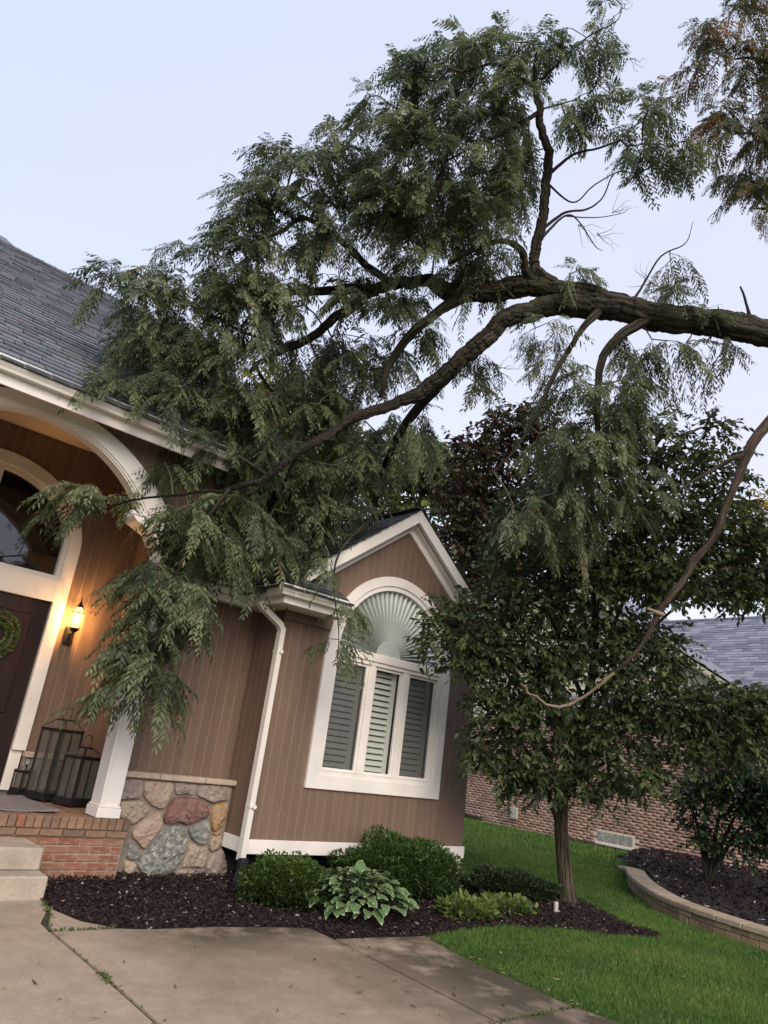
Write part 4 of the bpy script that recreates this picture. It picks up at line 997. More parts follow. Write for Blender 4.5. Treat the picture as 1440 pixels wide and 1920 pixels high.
def fronds(org, dirs, r_, nf=(8, 12), tw=(.14, .34), fl=(.17, .27), pairs=7, ll=.042, lw=.014, droop=.55, tintm=.45, tints=.2, dens=1.0):
    """sprays of pinnate leaves: each spray is a short twig carrying alternate, hanging compound leaves"""
    B, D, Tn, LEN, LS = [], [], [], [], []; chains = []
    for p, d in zip(org, dirs):
        sz = r_.uniform(.72, 1.32)
        d = unit(d*np.array([1, 1, .5])+r_.normal(0, .35, 3)+np.array([0, 0, .05])); L = r_.uniform(*tw); n = r_.integers(*nf)
        ts = np.linspace(0, 1, 6); dr = droop*r_.uniform(.5, 1.2)
        C_ = p+d*L*ts[:, None]+np.array([0, 0, -1.0])*(dr*L*ts**2)[:, None]
        chains.append((C_, np.linspace(.0035, .0015, 6)))
        side = unit(np.cross(d, [0, 0, 1.0])+1e-3); tm = np.clip(r_.normal(tintm, tints), 0, 1)
        for k in range(n):
            t = (k+.7)/n; b = p+d*L*t+np.array([0, 0, -1.0])*dr*L*t*t
            s = 1 if k % 2 else -1
            fd = unit(d*.75+side*s*r_.uniform(.5, 1.0)+np.array([0, 0, -1])*r_.uniform(.3, 1.5)+r_.normal(0, .18, 3))
            B.append(b); D.append(fd); Tn.append(np.clip(tm+r_.normal(0, .12), 0, 1)); LEN.append(r_.uniform(*fl)*(1-.25*t)*sz); LS.append(sz)
    B, D, Tn, LEN, LS = np.array(B), np.array(D), np.array(Tn), np.array(LEN), np.array(LS); n = len(B)
    up = np.array([0, 0, 1.0])
    S = unit(np.cross(D, up)+1e-4); N = np.cross(S, D)
    m = 2*pairs+1; V = np.zeros((n, m, 4, 3)); T = np.zeros((n, m, 4))
    for k in range(m):
        if k < 2*pairs: s = (k//2+1.0)/(pairs+.6); sg = 1 if k % 2 else -1
        else: s = 1.0; sg = 0
        hang = (.30+.15*r_.random(n))*LEN*s*s
        b = B+D*(LEN*s)[:, None]-up*hang[:, None]
        tang = unit(D-up*(2*.35*s))
        ld = unit(S*sg*(.95+.1*r_.random((n, 1)))+tang*(.85 if sg else 1.0)-up*(.22+.3*r_.random((n, 1)))+r_.normal(0, .10, (n, 3)))
        wv = unit(np.cross(ld, N+r_.normal(0, .35, (n, 3))))
        l = ll*(.75+.5*math.sin(math.pi*min(.95, s*.8+.1)))*(.75+.5*r_.random(n))*LS; w = lw*(.75+.5*r_.random(n))*LS
        V[:, k, 0] = b; V[:, k, 1] = b+ld*(l*.45)[:, None]+wv*w[:, None]*.5; V[:, k, 2] = b+ld*l[:, None]-up*(l*.12)[:, None]; V[:, k, 3] = b+ld*(l*.45)[:, None]-wv*w[:, None]*.5
        T[:, k, :] = np.clip(Tn+r_.normal(0, .07, n), 0, 1)[:, None]
    # the leaf stalks
    for k in range(0, n, 1):
        pass
    st = np.zeros((n, 4, 3)); 
    e = B+D*LEN[:, None]-up*(.35*LEN)[:, None]; md = B+D*(LEN*.5)[:, None]-up*(.09*LEN)[:, None]
    wv = S*.0012
    rach = np.stack([B-wv, B+wv, md+wv, md-wv, e+wv*.5, e-wv*.5], 1)
    return V.reshape(-1, 3), np.arange(n*m*4).reshape(-1, 4), T.ravel(), chains, rach
def rachis(rach):
    n = len(rach); V = rach.reshape(-1, 3); q = np.array([[0, 1, 2, 3], [3, 2, 4, 5]])
    return V, (np.arange(n)[:, None, None]*6+q[None]).reshape(-1, 4)
def broad(org, dirs, r_, nl=(7, 12), tw=(.18, .34), ll=(.05, .085), asp=.5, droop=.35, tintm=.45, tints=.2, hang=.45):
    """twigs with alternate simple leaves, each a folded six-sided blade"""
    B, D, Tn, LL = [], [], [], []; chains = []
    for p, d in zip(org, dirs):
        d = unit(d*np.array([1, 1, .6])+r_.normal(0, .45, 3)); L = r_.uniform(*tw); n = r_.integers(*nl)
        ts = np.linspace(0, 1, 4); dr = droop*r_.uniform(.3, 1.2)
        chains.append((p+d*L*ts[:, None]-np.array([0, 0, 1.0])*(dr*L*ts**2)[:, None], np.linspace(.003, .0013, 4)))
        side = unit(np.cross(d, [0, 0, 1.0])+1e-3); tm = np.clip(r_.normal(tintm, tints), 0, 1)
        for k in range(n):
            t = (k+.6)/n; s = 1 if k % 2 else -1
            B.append(p+d*L*t-np.array([0, 0, 1.0])*dr*L*t*t)
            D.append(unit(d*.6+side*s*r_.uniform(.3, 1.1)+np.array([0, 0, -1])*r_.uniform(-.1, 2*hang)+r_.normal(0, .25, 3))); Tn.append(np.clip(tm+r_.normal(0, .14), 0, 1)); LL.append(r_.uniform(*ll))
    B, D, Tn, LL = map(np.array, (B, D, Tn, LL))
    return (*blades(B, D, Tn, LL, asp, r_), chains)
def blades(B, D, Tn, LL, asp, r_, up=None):
    n = len(B); up = np.array([0, 0, 1.0]) if up is None else up
    N = unit(up+r_.normal(0, .45, (n, 3))-D*np.sum(D*up, 1, keepdims=True)); W = unit(np.cross(D, N)); N = np.cross(W, D)
    l = LL[:, None]; w = l*asp*(.85+.3*r_.random((n, 1))); f = .16
    V = np.zeros((n, 8, 3))
    V[:, 0] = B; V[:, 1] = B+D*l*.32+W*w*.44+N*w*f; V[:, 2] = B+D*l*.66+W*w*.40+N*w*f-up*l*.03; V[:, 3] = B+D*l-up*l*.12
    V[:, 4] = B+D*l*.66-W*w*.40+N*w*f-up*l*.03; V[:, 5] = B+D*l*.32-W*w*.44+N*w*f
    V[:, 6] = B+D*l*.32; V[:, 7] = B+D*l*.66-up*l*.03
    q = np.array([[0, 6, 1, 1], [6, 7, 2, 1], [7, 3, 2, 2], [0, 5, 6, 6], [5, 4, 7, 6], [4, 3, 7, 7]])
    q = np.array([[0, 1, 6, 5], [6, 1, 2, 7], [5, 6, 7, 4], [7, 2, 3, 4]])
    Q = (np.arange(n)[:, None, None]*8+q[None]).reshape(-1, 4)
    return V.reshape(-1, 3), Q, np.repeat(Tn, 8)
def px_limb(pts, sub=7, wob=.012, seed=0):
    """(x, y, distance, radius) seen in the photo -> smooth 3D limb"""
    P = np.array([np.append(at(p[0], p[1], p[2]), p[3]) for p in pts]); C_ = catmull(P, sub); r_ = np.random.default_rng(seed)
    nz = r_.normal(0, 1, (len(C_), 3)); w_ = max(1, sub//3); nz = sum(np.roll(nz, j, 0) for j in range(-w_, w_+1))/math.sqrt(2*w_+1)*.6
    C_[:, :3] += nz*wob*np.minimum(1, C_[:, 3:4]/.05+.2)*.5
    return C_[:, :3], np.maximum(C_[:, 3], .002)

# ================================================================== THE FALLEN LOCUST LIMB
r1 = np.random.default_rng(11)
limb = empty('fallen_tree_limb', at(1440, 622, 8.5), 'huge fallen locust limb with drooping leaves lying across the roofs', 'tree limb')
MAIN = [px_limb([(1760, 690, 8.9, .20), (1600, 655, 8.7, .185), (1440, 622, 8.5, .165), (1300, 600, 8.4, .155), (1180, 580, 8.3, .15), (1090, 567, 8.25, .135), (1010, 576, 8.2, .105), (930, 612, 8.15, .098), (868, 668, 8.15, .088), (800, 728, 8.2, .085), (735, 757, 8.15, .064), (640, 800, 7.95, .054), (570, 840, 7.7, .046), (500, 890, 7.45, .036), (420, 917, 7.2, .024), (360, 925, 7.05, .013), (255, 940, 6.85, .009), (190, 955, 6.7, .006)], 26, .05, 1),
  px_limb([(1150, 576, 8.28, .14), (1080, 552, 8.3, .13), (1000, 535, 8.35, .12), (920, 546, 8.4, .115), (850, 548, 8.5, .10), (800, 525, 8.6, .07), (740, 532, 8.7, .065), (690, 550, 8.75, .06), (640, 590, 8.7, .055), (560, 640, 8.6, .048), (500, 672, 8.5, .034), (470, 700, 8.4, .022)], 26, .05, 2),
  px_limb([(1040, 540, 8.3, .09), (1006, 505, 8.3, .062), (1004, 470, 8.3, .058), (1018, 400, 8.3, .055), (1028, 300, 8.3, .05), (1012, 220, 8.3, .042), (1001, 150, 8.3, .032), (1006, 95, 8.3, .016)], 20, .05, 3),
  px_limb([(1000, 528, 8.3, .07), (985, 508, 8.25, .052), (978, 472, 8.15, .042), (948, 452, 8.1, .03), (905, 462, 8.05, .026), (840, 495, 8.0, .018)], 7, .02, 4),
  px_limb([(870, 555, 8.45, .075), (820, 585, 8.4, .06), (765, 635, 8.35, .052), (728, 690, 8.3, .04), (715, 745, 8.3, .022)], 7, .02, 5),
  px_limb([(850, 690, 8.2, .08), (790, 760, 8.4, .055), (745, 820, 8.8, .05), (720, 880, 9.2, .046), (704, 940, 9.55, .042), (698, 985, 9.85, .038)], 7, .02, 6),
  px_limb([(690, 500, 8.7, .045), (640, 452, 8.7, .038), (575, 410, 8.65, .03), (530, 432, 8.6, .024), (480, 455, 8.55, .018), (430, 475, 8.5, .012)], 7, .02, 7),
  px_limb([(745, 540, 8.7, .05), (690, 500, 8.7, .045)], 4, .01, 71),
  px_limb([(620, 545, 8.75, .05), (560, 548, 8.8, .042), (530, 552, 8.85, .03), (470, 545, 8.8, .018)], 6, .02, 8), px_limb([(720, 540, 8.72, .055), (660, 540, 8.75, .05), (620, 545, 8.75, .05)], 4, .01, 81),
  px_limb([(1012, 210, 8.3, .03), (955, 245, 8.2, .024), (890, 275, 8.1, .018), (830, 305, 8.0, .011)], 6, .02, 9),
  px_limb([(1003, 165, 8.3, .026), (965, 140, 8.25, .02), (925, 120, 8.2, .016), (870, 135, 8.1, .010)], 6, .02, 10),
  px_limb([(1030, 325, 8.3, .022), (1075, 290, 8.25, .016), (1120, 278, 8.2, .013), (1165, 262, 8.2, .009)], 6, .02, 12),
  px_limb([(1020, 425, 8.3, .022), (1060, 398, 8.3, .014), (1100, 392, 8.3, .011), (1130, 370, 8.25, .009), (1152, 325, 8.2, .007), (1195, 325, 8.2, .005)], 6, .02, 13),
  px_limb([(1028, 345, 8.3, .014), (1075, 380, 8.35, .010), (1110, 350, 8.35, .008), (1150, 325, 8.3, .006)], 6, .02, 14),
  px_limb([(1015, 150, 8.3, .018), (1050, 115, 8.25, .013), (1100, 70, 8.2, .009), (1155, 40, 8.2, .006), (1165, 15, 8.2, .004)], 6, .02, 15),
  px_limb([(1210, 600, 8.25, .07), (1165, 628, 8.2, .06), (1130, 670, 8.15, .046), (1120, 740, 8.1, .036), (1121, 820, 8.1, .026), (1125, 890, 8.1, .012)], 7, .02, 16),
  px_limb([(1120, 585, 8.2, .05), (1075, 640, 8.0, .032), (1035, 710, 7.9, .026), (1000, 790, 7.9, .02), (960, 850, 7.9, .014), (925, 885, 7.9, .008)], 7, .02, 17),
  px_limb([(1180, 575, 8.3, .02), (1205, 535, 8.3, .013), (1240, 480, 8.35, .010), (1285, 455, 8.35, .006), (1300, 415, 8.35, .003)], 6, .02, 18),
  px_limb([(1408, 610, 8.45, .03), (1402, 580, 8.4, .018), (1394, 552, 8.4, .014), (1388, 537, 8.4, .010)], 5, .01, 19),
  px_limb([(480, 690, 8.45, .022), (510, 735, 8.5, .02), (535, 765, 8.5, .014), (560, 810, 8.4, .008)], 6, .02, 20),
  px_limb([(1010, 450, 8.3, .02), (1060, 405+0, 8.3, .011), (1085, 415, 8.3, .008), (1115, 460, 8.3, .006), (1130, 470, 8.3, .003)], 6, .02, 21),
  px_limb([(1060, 405, 8.3, .009), (1120, 408, 8.35, .006), (1165, 400, 8.35, .004), (1178, 392, 8.35, .002)], 6, .02, 22),
  px_limb([(430, 917, 7.2, .02), (370, 1000, 7.1, .016), (330, 1080, 6.95, .012), (300, 1180, 6.6, .010), (270, 1280, 6.4, .006)], 7, .02, 23),
  px_limb([(500, 890, 7.45, .02), (430, 840, 7.5, .014), (390, 770, 7.7, .012), (300, 740, 7.4, .009), (200, 735, 7.1, .006)], 7, .02, 24),
  px_limb([(540, 650, 8.6, .02), (450, 620, 8.5, .016), (360, 570, 8.3, .013), (270, 545, 8.1, .010), (210, 535, 8.0, .006)], 7, .02, 25),
  px_limb([(690, 975, 8.9, .02), (640, 1030, 8.3, .014), (625, 1090, 7.9, .010), (635, 1180, 7.7, .006), (632, 1240, 7.65, .004)], 7, .02, 26),
  px_limb([(560, 845, 7.7, .02), (520, 940, 7.9, .014), (470, 1040, 7.7, .010), (450, 1120, 7.4, .006)], 7, .02, 27)]
for k, ch in enumerate(MAIN):
    V, Q, A = limb_mesh([ch], 44 if k < 2 else (24 if k < 7 else 10), .17 if k < 2 else .13, 40+k)
    o = np_mesh('main_limb' if k < 2 else 'branch', V, Q, 'bark', limb, None, A, True)
CROWN = [(1150, 40, 40, 42, 8.2, .15, .5), (1085, 105, 62, 55, 8.2, .25, .6), (970, 105, 80, 50, 8.3, .3, .9), (880, 105, 70, 55, 8.2, .35, .85), (800, 155, 60, 65, 8.1, .35), (765, 230, 55, 50, 8.1, .3),
 (860, 240, 105, 85, 8.1, .45, .8), (960, 220, 55, 85, 8.3, .4, .9), (1090, 215, 45, 65, 8.2, .25, .8), (700, 205, 36, 26, 8.1, .2, .8), (790, 335, 115, 85, 8.0, .5, .8), (640, 290, 75, 50, 8.3, .4), (540, 310, 65, 45, 8.4, .35),
 (700, 385, 110, 75, 8.3, .5, .8), (880, 400, 100, 105, 8.2, .5, .75), (965, 330, 50, 95, 8.35, .35, .8), (560, 385, 105, 55, 8.4, .45), (470, 385, 55, 45, 8.4, .35), (600, 455, 85, 45, 8.6, .4, .8), (810, 470, 100, 65, 8.3, .45, .75),
 (450, 465, 95, 58, 8.3, .45), (355, 470, 28, 20, 8.2, .2, .8), (905, 490, 55, 45, 8.3, .3, .8), (430, 535, 100, 55, 8.2, .5), (290, 540, 80, 40, 8.0, .35), (220, 530, 35, 28, 7.9, .2, .8), (330, 600, 115, 55, 8.0, .45), (500, 575, 105, 65, 8.3, .45, .9),
 (650, 545, 70, 45, 8.5, .4, .8), (255, 645, 50, 35, 7.8, .3), (400, 660, 125, 58, 8.0, .5), (750, 565, 65, 45, 8.4, .35, .8), (620, 680, 110, 60, 8.75, .4, .8), (215, 722, 44, 24, 7.1, .16, 1.4), (310, 735, 70, 34, 7.4, .25, 1.2), (430, 765, 115, 65, 7.9, .3, 1.2),
 (585, 760, 110, 58, 8.65, .35), (700, 690, 75, 55, 8.75, .3, .7), (800, 630, 55, 45, 8.4, .3, .6), (880, 700, 40, 45, 8.4, .25, .7), (400, 825, 62, 26, 7.7, .22, 1.6), (560, 880, 130, 60, 8.5, .35, 1.5), (680, 850, 85, 65, 8.8, .35, 1.2), (770, 815, 55, 60, 8.7, .35, .8),
 (320, 885, 26, 14, 7.3, .1, .5), (172, 940, 48, 16, 6.8, .12, 2.2), (435, 955, 66, 34, 7.55, .2, 1.8), (545, 960, 115, 48, 8.45, .35, 1.6), (348, 968, 30, 24, 7.05, .12, 1.8), (490, 858, 60, 28, 7.85, .15, 1.6), (645, 940, 34, 44, 9.2, .3, 2.2), (590, 1005, 52, 26, 8.7, .25, 1.8), (665, 980, 26, 20, 9.6, .2, 1.8), (385, 1015, 62, 38, 7.3, .22, 2.3), (490, 1025, 58, 24, 7.8, .2, 2.2), (275, 1082, 44, 16, 6.9, .14, 2.2),
 (330, 1120, 56, 36, 6.9, .18, 2.4), (455, 1090, 14, 26, 7.4, .1, 1.2), (280, 1195, 42, 34, 6.65, .14, 2.6), (285, 1262, 32, 24, 6.5, .12, 2.6), (218, 1292, 14, 6, 6.4, .06, 1.6), (622, 1072, 22, 20, 7.85, .1, .7), (645, 1150, 16, 22, 7.72, .08, .7), (632, 1215, 12, 12, 7.68, .06, .7),
 (1215, 215, 38, 36, 8.2, .2, .9), (1185, 265, 36, 50, 8.2, .2, .8), (1230, 320, 26, 45, 8.2, .18, .8), (1280, 305, 26, 34, 8.2, .15, .8), (1245, 495, 32, 34, 8.35, .15, .6), (1265, 560, 45, 30, 8.35, .2, .5), (1335, 590, 36, 24, 8.4, .2, .5), (1070, 520, 46, 24, 8.3, .2, .7),
 (1010, 630, 38, 45, 8.15, .2, .8), (1180, 655, 52, 40, 8.2, .3, .7), (1255, 655, 24, 46, 8.3, .15, .7), (1300, 645, 26, 24, 8.35, .15, .7), (1362, 652, 26, 22, 8.4, .12, .7), (1060, 715, 50, 60, 8.1, .3, .8), (1165, 745, 62, 70, 8.1, .35, .8), (1090, 830, 85, 62, 8.0, .35, .9), (1000, 840, 30, 40, 7.95, .2, .5),
 (1112, 905, 26, 34, 7.95, .15, .8), (985, 945, 36, 52, 7.9, .2, .9), (1070, 945, 85, 65, 8.0, .3, .7), (1190, 930, 50, 60, 8.2, .3, .5)]
pts = spread(CROWN, .00185, r1, shr=.86, up_=14)
nodes = np.vstack([c[0] for c in MAIN])
tw_ch, arr = connect(pts, nodes, r1)
V, Q, T, sp_ch, rach = fronds(pts, arr, r1, nf=(8, 13), pairs=7, ll=.058, lw=.0185, fl=(.17, .33), droop=.9, tintm=.48, tints=.27)
np_mesh('crown', V, Q, 'locust', limb, T)
V2, Q2 = rachis(rach); np_stuff('leaf_stalks', V2, Q2, 'twig', limb)
V, Q, A = limb_mesh(tw_ch, 6, .04, 3); np_stuff('twigs', V, Q, 'twig', limb, None, A, True)
V, Q, A = limb_mesh(sp_ch, 5, .0, 3); np_stuff('twig_ends', V, Q, 'twig', limb, None, A)
# a few bare dead twigs against the sky
bare = []
for (x, y, D, a, L) in ((1085, 420, 8.3, .6, .3), (1120, 440, 8.3, 1.0, .28), (1150, 400, 8.35, -.3, .25), (1240, 540, 8.35, -1.0, .35), (1210, 530, 8.3, -2.2, .25), (1280, 540, 8.35, -.7, .3), (1320, 580, 8.4, -.5, .25), (1180, 110, 8.2, .8, .2), (1165, 20, 8.2, -1.2, .15), (940, 60, 8.25, -1.4, .25), (930, 690, 8.15, -.6, .25), (990, 75, 8.3, -1.6, .2)):
    for k in range(4):
        p = at(x, y, D); aa = a+r1.normal(0, .6); q = []
        for t in np.linspace(0, 1, 5): q.append(at(x+math.cos(aa)*L*165*t+r1.normal(0, 3), y+math.sin(aa)*L*165*t+r1.normal(0, 3), D+.1*t))
        bare.append((np.array(q), np.linspace(.004, .0012, 5)))
V, Q, A = limb_mesh(bare, 5, 0, 2); np_stuff('bare_twigs', V, Q, 'twig', limb, None, A)

# bare broken branch hanging in front of the yard tree
hang = empty('hanging_branch', at(1440, 790, 7.7), 'long bare brown branch hanging in a curve before the yard tree', 'branch')
HB_ = [px_limb([(1640, 610, 8.4, .085), (1540, 690, 8.0, .08), (1440, 792, 7.75, .060), (1402, 850, 7.7, .052), (1380, 912, 7.65, .042), (1342, 1000, 7.6, .040), (1292, 1068, 7.6, .039), (1256, 1122, 7.55, .040), (1236, 1150, 7.55, .036), (1208, 1203, 7.5, .026), (1152, 1262, 7.5, .0185)], 9, .03, 31),
       px_limb([(1152, 1262, 7.5, .019), (1118, 1290, 7.5, .0165), (1086, 1312, 7.5, .015), (1056, 1321, 7.5, .0155), (1030, 1324, 7.5, .0135), (1004, 1306, 7.5, .0115), (993, 1303, 7.5, .010), (986, 1290, 7.5, .009), (979, 1284, 7.5, .006)], 7, .05, 34),
       px_limb([(1398, 850, 7.7, .04), (1370, 862, 7.72, .027), (1330, 885, 7.8, .022), (1295, 905, 7.85, .017), (1262, 930, 7.9, .012)], 6, .02, 32),
       px_limb([(1240, 1152, 7.55, .03), (1225, 1146, 7.5, .02), (1212, 1140, 7.45, .013)], 4, .005, 33)]
for k, ch in enumerate(HB_):
    V, Q, A = limb_mesh([ch], 18 if k == 0 else 10, .12, 60+k); np_mesh('branch' if k else 'main_branch', V, Q, 'bark_bare' if k in (1, 3) else 'bark_brown', hang, None, A, True)

# ================================================================== LOCUST STANDING AT THE RIGHT (its trunk is just outside the frame)
r2 = np.random.default_rng(5)
tb = at(1760, 690, 8.9)
loc = empty('locust_tree', (tb[0], tb[1], gz(*tb[:2])), 'tall locust tree with rusty orange foliage at the upper right', 'tree')
ends = [(1480, 450, 9.6), (1430, 130, 9.8), (1425, 260, 9.7)]
P0 = np.array([tb[0], tb[1], gz(*tb[:2])-.05]); PT = at(1640, 120, 9.6)
tr_pts = catmull(np.array([P0, P0+[.03, .02, 2.0], tb+[0, 0, -.6], tb+[-.05, 0, 1.2], PT]), 8)
CH = [(tr_pts, np.linspace(.36, .14, len(tr_pts)))]
for e in ((1475, 400, 9.7), (1440, 260, 9.7), (1440, 120, 9.7), (1430, 20, 9.8)):
    i = {400: 22, 260: 25, 120: 27, 20: 30}[e[1]]; a = tr_pts[i]; b = at(*e); c = at(e[0]-70, e[1]-10, e[2])
    C_ = catmull(np.array([a, (a+b)/2+[0, 0, .15], b, c]), 6); CH.append((C_, np.linspace(.06, .008, len(C_))))
for k, ch in enumerate(CH):
    V, Q, A = limb_mesh([ch], 20 if k == 0 else 10, .12, 80+k); np_mesh('trunk' if k == 0 else 'branch', V, Q, 'bark', loc, None, A, True)
AUT = [(1410, 25, 48, 40, 9.7, .3), (1345, 85, 40, 50, 9.6, .3, .8), (1312, 150, 32, 24, 9.6, .2), (1400, 130, 38, 55, 9.7, .3, .8), (1372, 250, 44, 45, 9.6, .3), (1422, 260, 26, 60, 9.7, .3), (1405, 345, 44, 45, 9.7, .3), (1420, 395, 22, 22, 9.7, .2), (1345, 235, 24, 36, 9.6, .2, .8), (1480, 200, 40, 200, 9.8, .4, .6), (1560, 100, 80, 160, 9.8, .6, .5)]
pts2 = spread(AUT, .0034, r2, shr=.86, up_=12)
tw2, arr2 = connect(pts2, np.vstack([c[0] for c in CH[1:]]), r2)
V, Q, T, sp2, rc2 = fronds(pts2, arr2, r2, nf=(9, 13), pairs=7, ll=.048, lw=.017, fl=(.16, .25), tw=(.2, .4), droop=.8, tintm=.42, tints=.24)
np_mesh('crown', V, Q, 'autumn', loc, T)
V, Q, A = limb_mesh(tw2+sp2, 6, .03, 3); np_stuff('twigs', V, Q, 'twig', loc, None, A, True)

# ================================================================== YARD TREES WITH BROAD LEAVES
def yard_tree(name, label, base, ell, per_px, mat, r_, trunk_top, trunk_r, limbs, barkm='bark_tree', group=None, path=None, **kw):
    t = empty(name, (base[0], base[1], gz(base[0], base[1])), label, 'tree', group)
    b = np.array([base[0], base[1], gz(base[0], base[1])-.06]); tp = np.array(trunk_top, float)
    n = 14; s = np.linspace(0, 1, n); P = b+(tp-b)*s[:, None]
    if path is not None: Cp = catmull(path, 8); P = Cp[np.linspace(0, len(Cp)-1, n).astype(int)]
    else: P[:, :2] += (np.sin(s*5+1)*.04*trunk_r/.12)[:, None]*np.array([1, .5])*np.minimum(1, s*3)[:, None]
    rad = trunk_r*(1-.72*s)+trunk_r*.32*np.exp(-s*26)
    V, Q, A = limb_mesh([(P, rad)], 18, .10, 5); np_mesh('trunk', V, Q, barkm, t, None, A, True)
    chs = []
    for (i, e) in limbs:
        a = P[i]; e = np.array(e, float); m = (a+e)/2+np.array([0, 0, .10*np.linalg.norm(e-a)])
        C_ = catmull(np.array([a, m, e]), 6); chs.append((C_, np.linspace(max(.02, rad[i]*.55), .008, len(C_))))
    if chs:
        V, Q, A = limb_mesh(chs, 10, .06, 6); np_stuff('limbs', V, Q, barkm, t, None, A, True)
    pts = spread(ell, per_px, r_); nodes = np.vstack([P[5:]]+[c[0] for c in chs])
    tw, ar = connect(pts, nodes, r_, .04)
    V, Q, T, ch2 = broad(pts, ar, r_, **kw)
    np_mesh('crown', V, Q, mat, t, T)
    V, Q, A = limb_mesh(tw+ch2, 6, .03, 4); np_stuff('twigs', V, Q, barkm, t, None, A, True)
    return t
r3 = np.random.default_rng(21)
BT = [(815, 1185, 32, 28, 8.3, .15, .8), (862, 1165, 55, 42, 8.4, .25), (885, 1225, 58, 40, 8.4, .25), (965, 1125, 85, 48, 8.7, .4), (960, 1210, 75, 55, 8.7, .4), (1000, 1045, 100, 60, 8.9, .5, .9), (1120, 1075, 100, 62, 8.8, .5), (1225, 1060, 95, 70, 8.8, .5), (1330, 1075, 85, 55, 8.8, .45), (1400, 1095, 45, 36, 8.8, .3),
 (1085, 985, 85, 55, 9.0, .5, .9), (1200, 960, 105, 65, 8.9, .5), (1320, 965, 75, 65, 8.8, .45), (1400, 1000, 42, 55, 8.7, .3), (1185, 870, 75, 55, 9.0, .45, .8), (1285, 855, 72, 52, 8.9, .4, .8), (1335, 800, 34, 26, 8.9, .2, .7), (1372, 880, 26, 36, 8.8, .2, .7), (1090, 880, 70, 50, 9.2, .4, .9), (1000, 960, 70, 60, 9.3, .4, .8), (1140, 800, 50, 40, 9.2, .3, .5), (1240, 800, 50, 30, 9.0, .3, .6), (1180, 1180, 60, 40, 8.9, .4, .8), (1240, 1200, 45, 30, 8.8, .3, .8),
 (918, 1325, 45, 45, 8.6, .3), (905, 1405, 34, 26, 8.55, .2), (1165, 1462, 40, 22, 8.65, .25), (975, 1455, 45, 28, 8.65, .3), (958, 1400, 62, 48, 8.7, .35), (1000, 1310, 85, 55, 8.7, .45), (1040, 1455, 75, 38, 8.7, .4), (1115, 1385, 85, 50, 8.8, .45), (1130, 1475, 30, 28, 8.7, .2), (1175, 1305, 75, 50, 8.8, .45, .9), (1260, 1335, 92, 52, 8.8, .45), (1350, 1325, 85, 50, 8.7, .4), (1310, 1400, 70, 30, 8.6, .35, .8), (1205, 1430, 42, 48, 8.6, .3), (1400, 1380, 48, 40, 8.6, .3), (1410, 1310, 40, 36, 8.6, .3), (1110, 1215, 70, 60, 8.9, .5, .8), (1190, 1235, 60, 40, 8.85, .4, .7), (1260, 1255, 50, 35, 8.8, .4, .8), (1040, 1240, 50, 50, 8.8, .4, .9), (1060, 1160, 60, 50, 9.0, .4, .7), (1480, 1350, 60, 60, 8.7, .4), (1480, 1050, 60, 80, 8.7, .4)]
tb3 = onG(1067, 1692)
yard_tree('yard_tree', 'dark green broadleaf tree in the mulch point beside the bay', tb3, BT, .0105, 'broad', r3, at(1110, 900, 9.1), .098,
   [(3, at(930, 1340, 8.6)), (4, at(1250, 1330, 8.7)), (4, at(900, 1200, 8.4)), (5, at(1380, 1320, 8.6)), (6, at(1340, 1080, 8.7)), (7, at(980, 1080, 8.9)), (8, at(1270, 960, 8.8)), (6, at(860, 1180, 8.35)), (9, at(1010, 990, 9.0)), (10, at(1260, 860, 8.9)), (4, at(1040, 1440, 8.7)), (4, at(1180, 1420, 8.65))],
   path=np.array([tb3+[0, 0, -.06], at(1056, 1600, 9.0), at(1052, 1500, 9.0), at(1075, 1400, 9.0), at(1104, 1300, 9.0), at(1118, 1190, 9.05), at(1112, 1050, 9.1), at(1110, 900, 9.1)]), nl=(7, 12), ll=(.065, .105), asp=.52, tintm=.45, tints=.25)
r4 = np.random.default_rng(22)
CT = [(905, 850, 78, 48, 14.0, .5), (965, 800, 62, 46, 14.0, .45), (870, 930, 62, 55, 13.9, .5), (945, 920, 80, 55, 14.0, .5), (855, 1010, 45, 40, 13.8, .4), (930, 1000, 80, 45, 13.9, .5), (1030, 890, 50, 50, 14.0, .5), (1010, 800, 40, 40, 14.1, .4, .7), (880, 1080, 50, 40, 13.9, .4, .8)]
cb = np.array([10.0, 10.5])
yard_tree('copper_leaf_tree', 'bronze-leaved tree crown rising right behind the gable', (cb[0], cb[1]), CT, 0.0135, 'copper', r4, at(930, 830, 14.0), .12,
   [(8, at(870, 940, 13.9)), (9, at(990, 900, 14.0)), (10, at(890, 860, 14.0)), (11, at(970, 810, 14.0))], ll=(.09, .14), nl=(7, 11), asp=.55, tintm=.4, tints=.25)
# distant trees
def far_tree(name, label, ell, mat, r_, D, ll=.24, per=.011, tint=.45):
    c = ell[0]; b = at(c[0], c[1], D); bx, by = b[0], b[1]
    t = empty(name, (bx, by, gz(bx, by)), label, 'tree', 'trees behind the houses')
    P = np.array([[bx, by, gz(bx, by)-.1], [bx+.1, by, b[2]*.5], [bx, by, b[2]]]); C_ = catmull(P, 6)
    ch = [(C_, np.linspace(.25, .06, len(C_)))]
    V, Q, A = limb_mesh(ch, 12, .08, 5); np_mesh('trunk', V, Q, 'bark_tree', t, None, A, True)
    pts = spread(ell, per, r_); tw, ar = connect(pts, C_[6:], r_, .03); 
    V, Q, T, c2 = broad(pts, ar, r_, nl=(6, 10), tw=(.5, .9), ll=(ll*.7, ll*1.2), asp=.6, tintm=tint, tints=.25)
    np_mesh('crown', V, Q, mat, t, T); V, Q, A = limb_mesh([(p, r__*2.5) for p, r__ in tw], 5, 0, 4); np_stuff('limbs', V, Q, 'bark_tree', t, None, A)
r5 = np.random.default_rng(9)
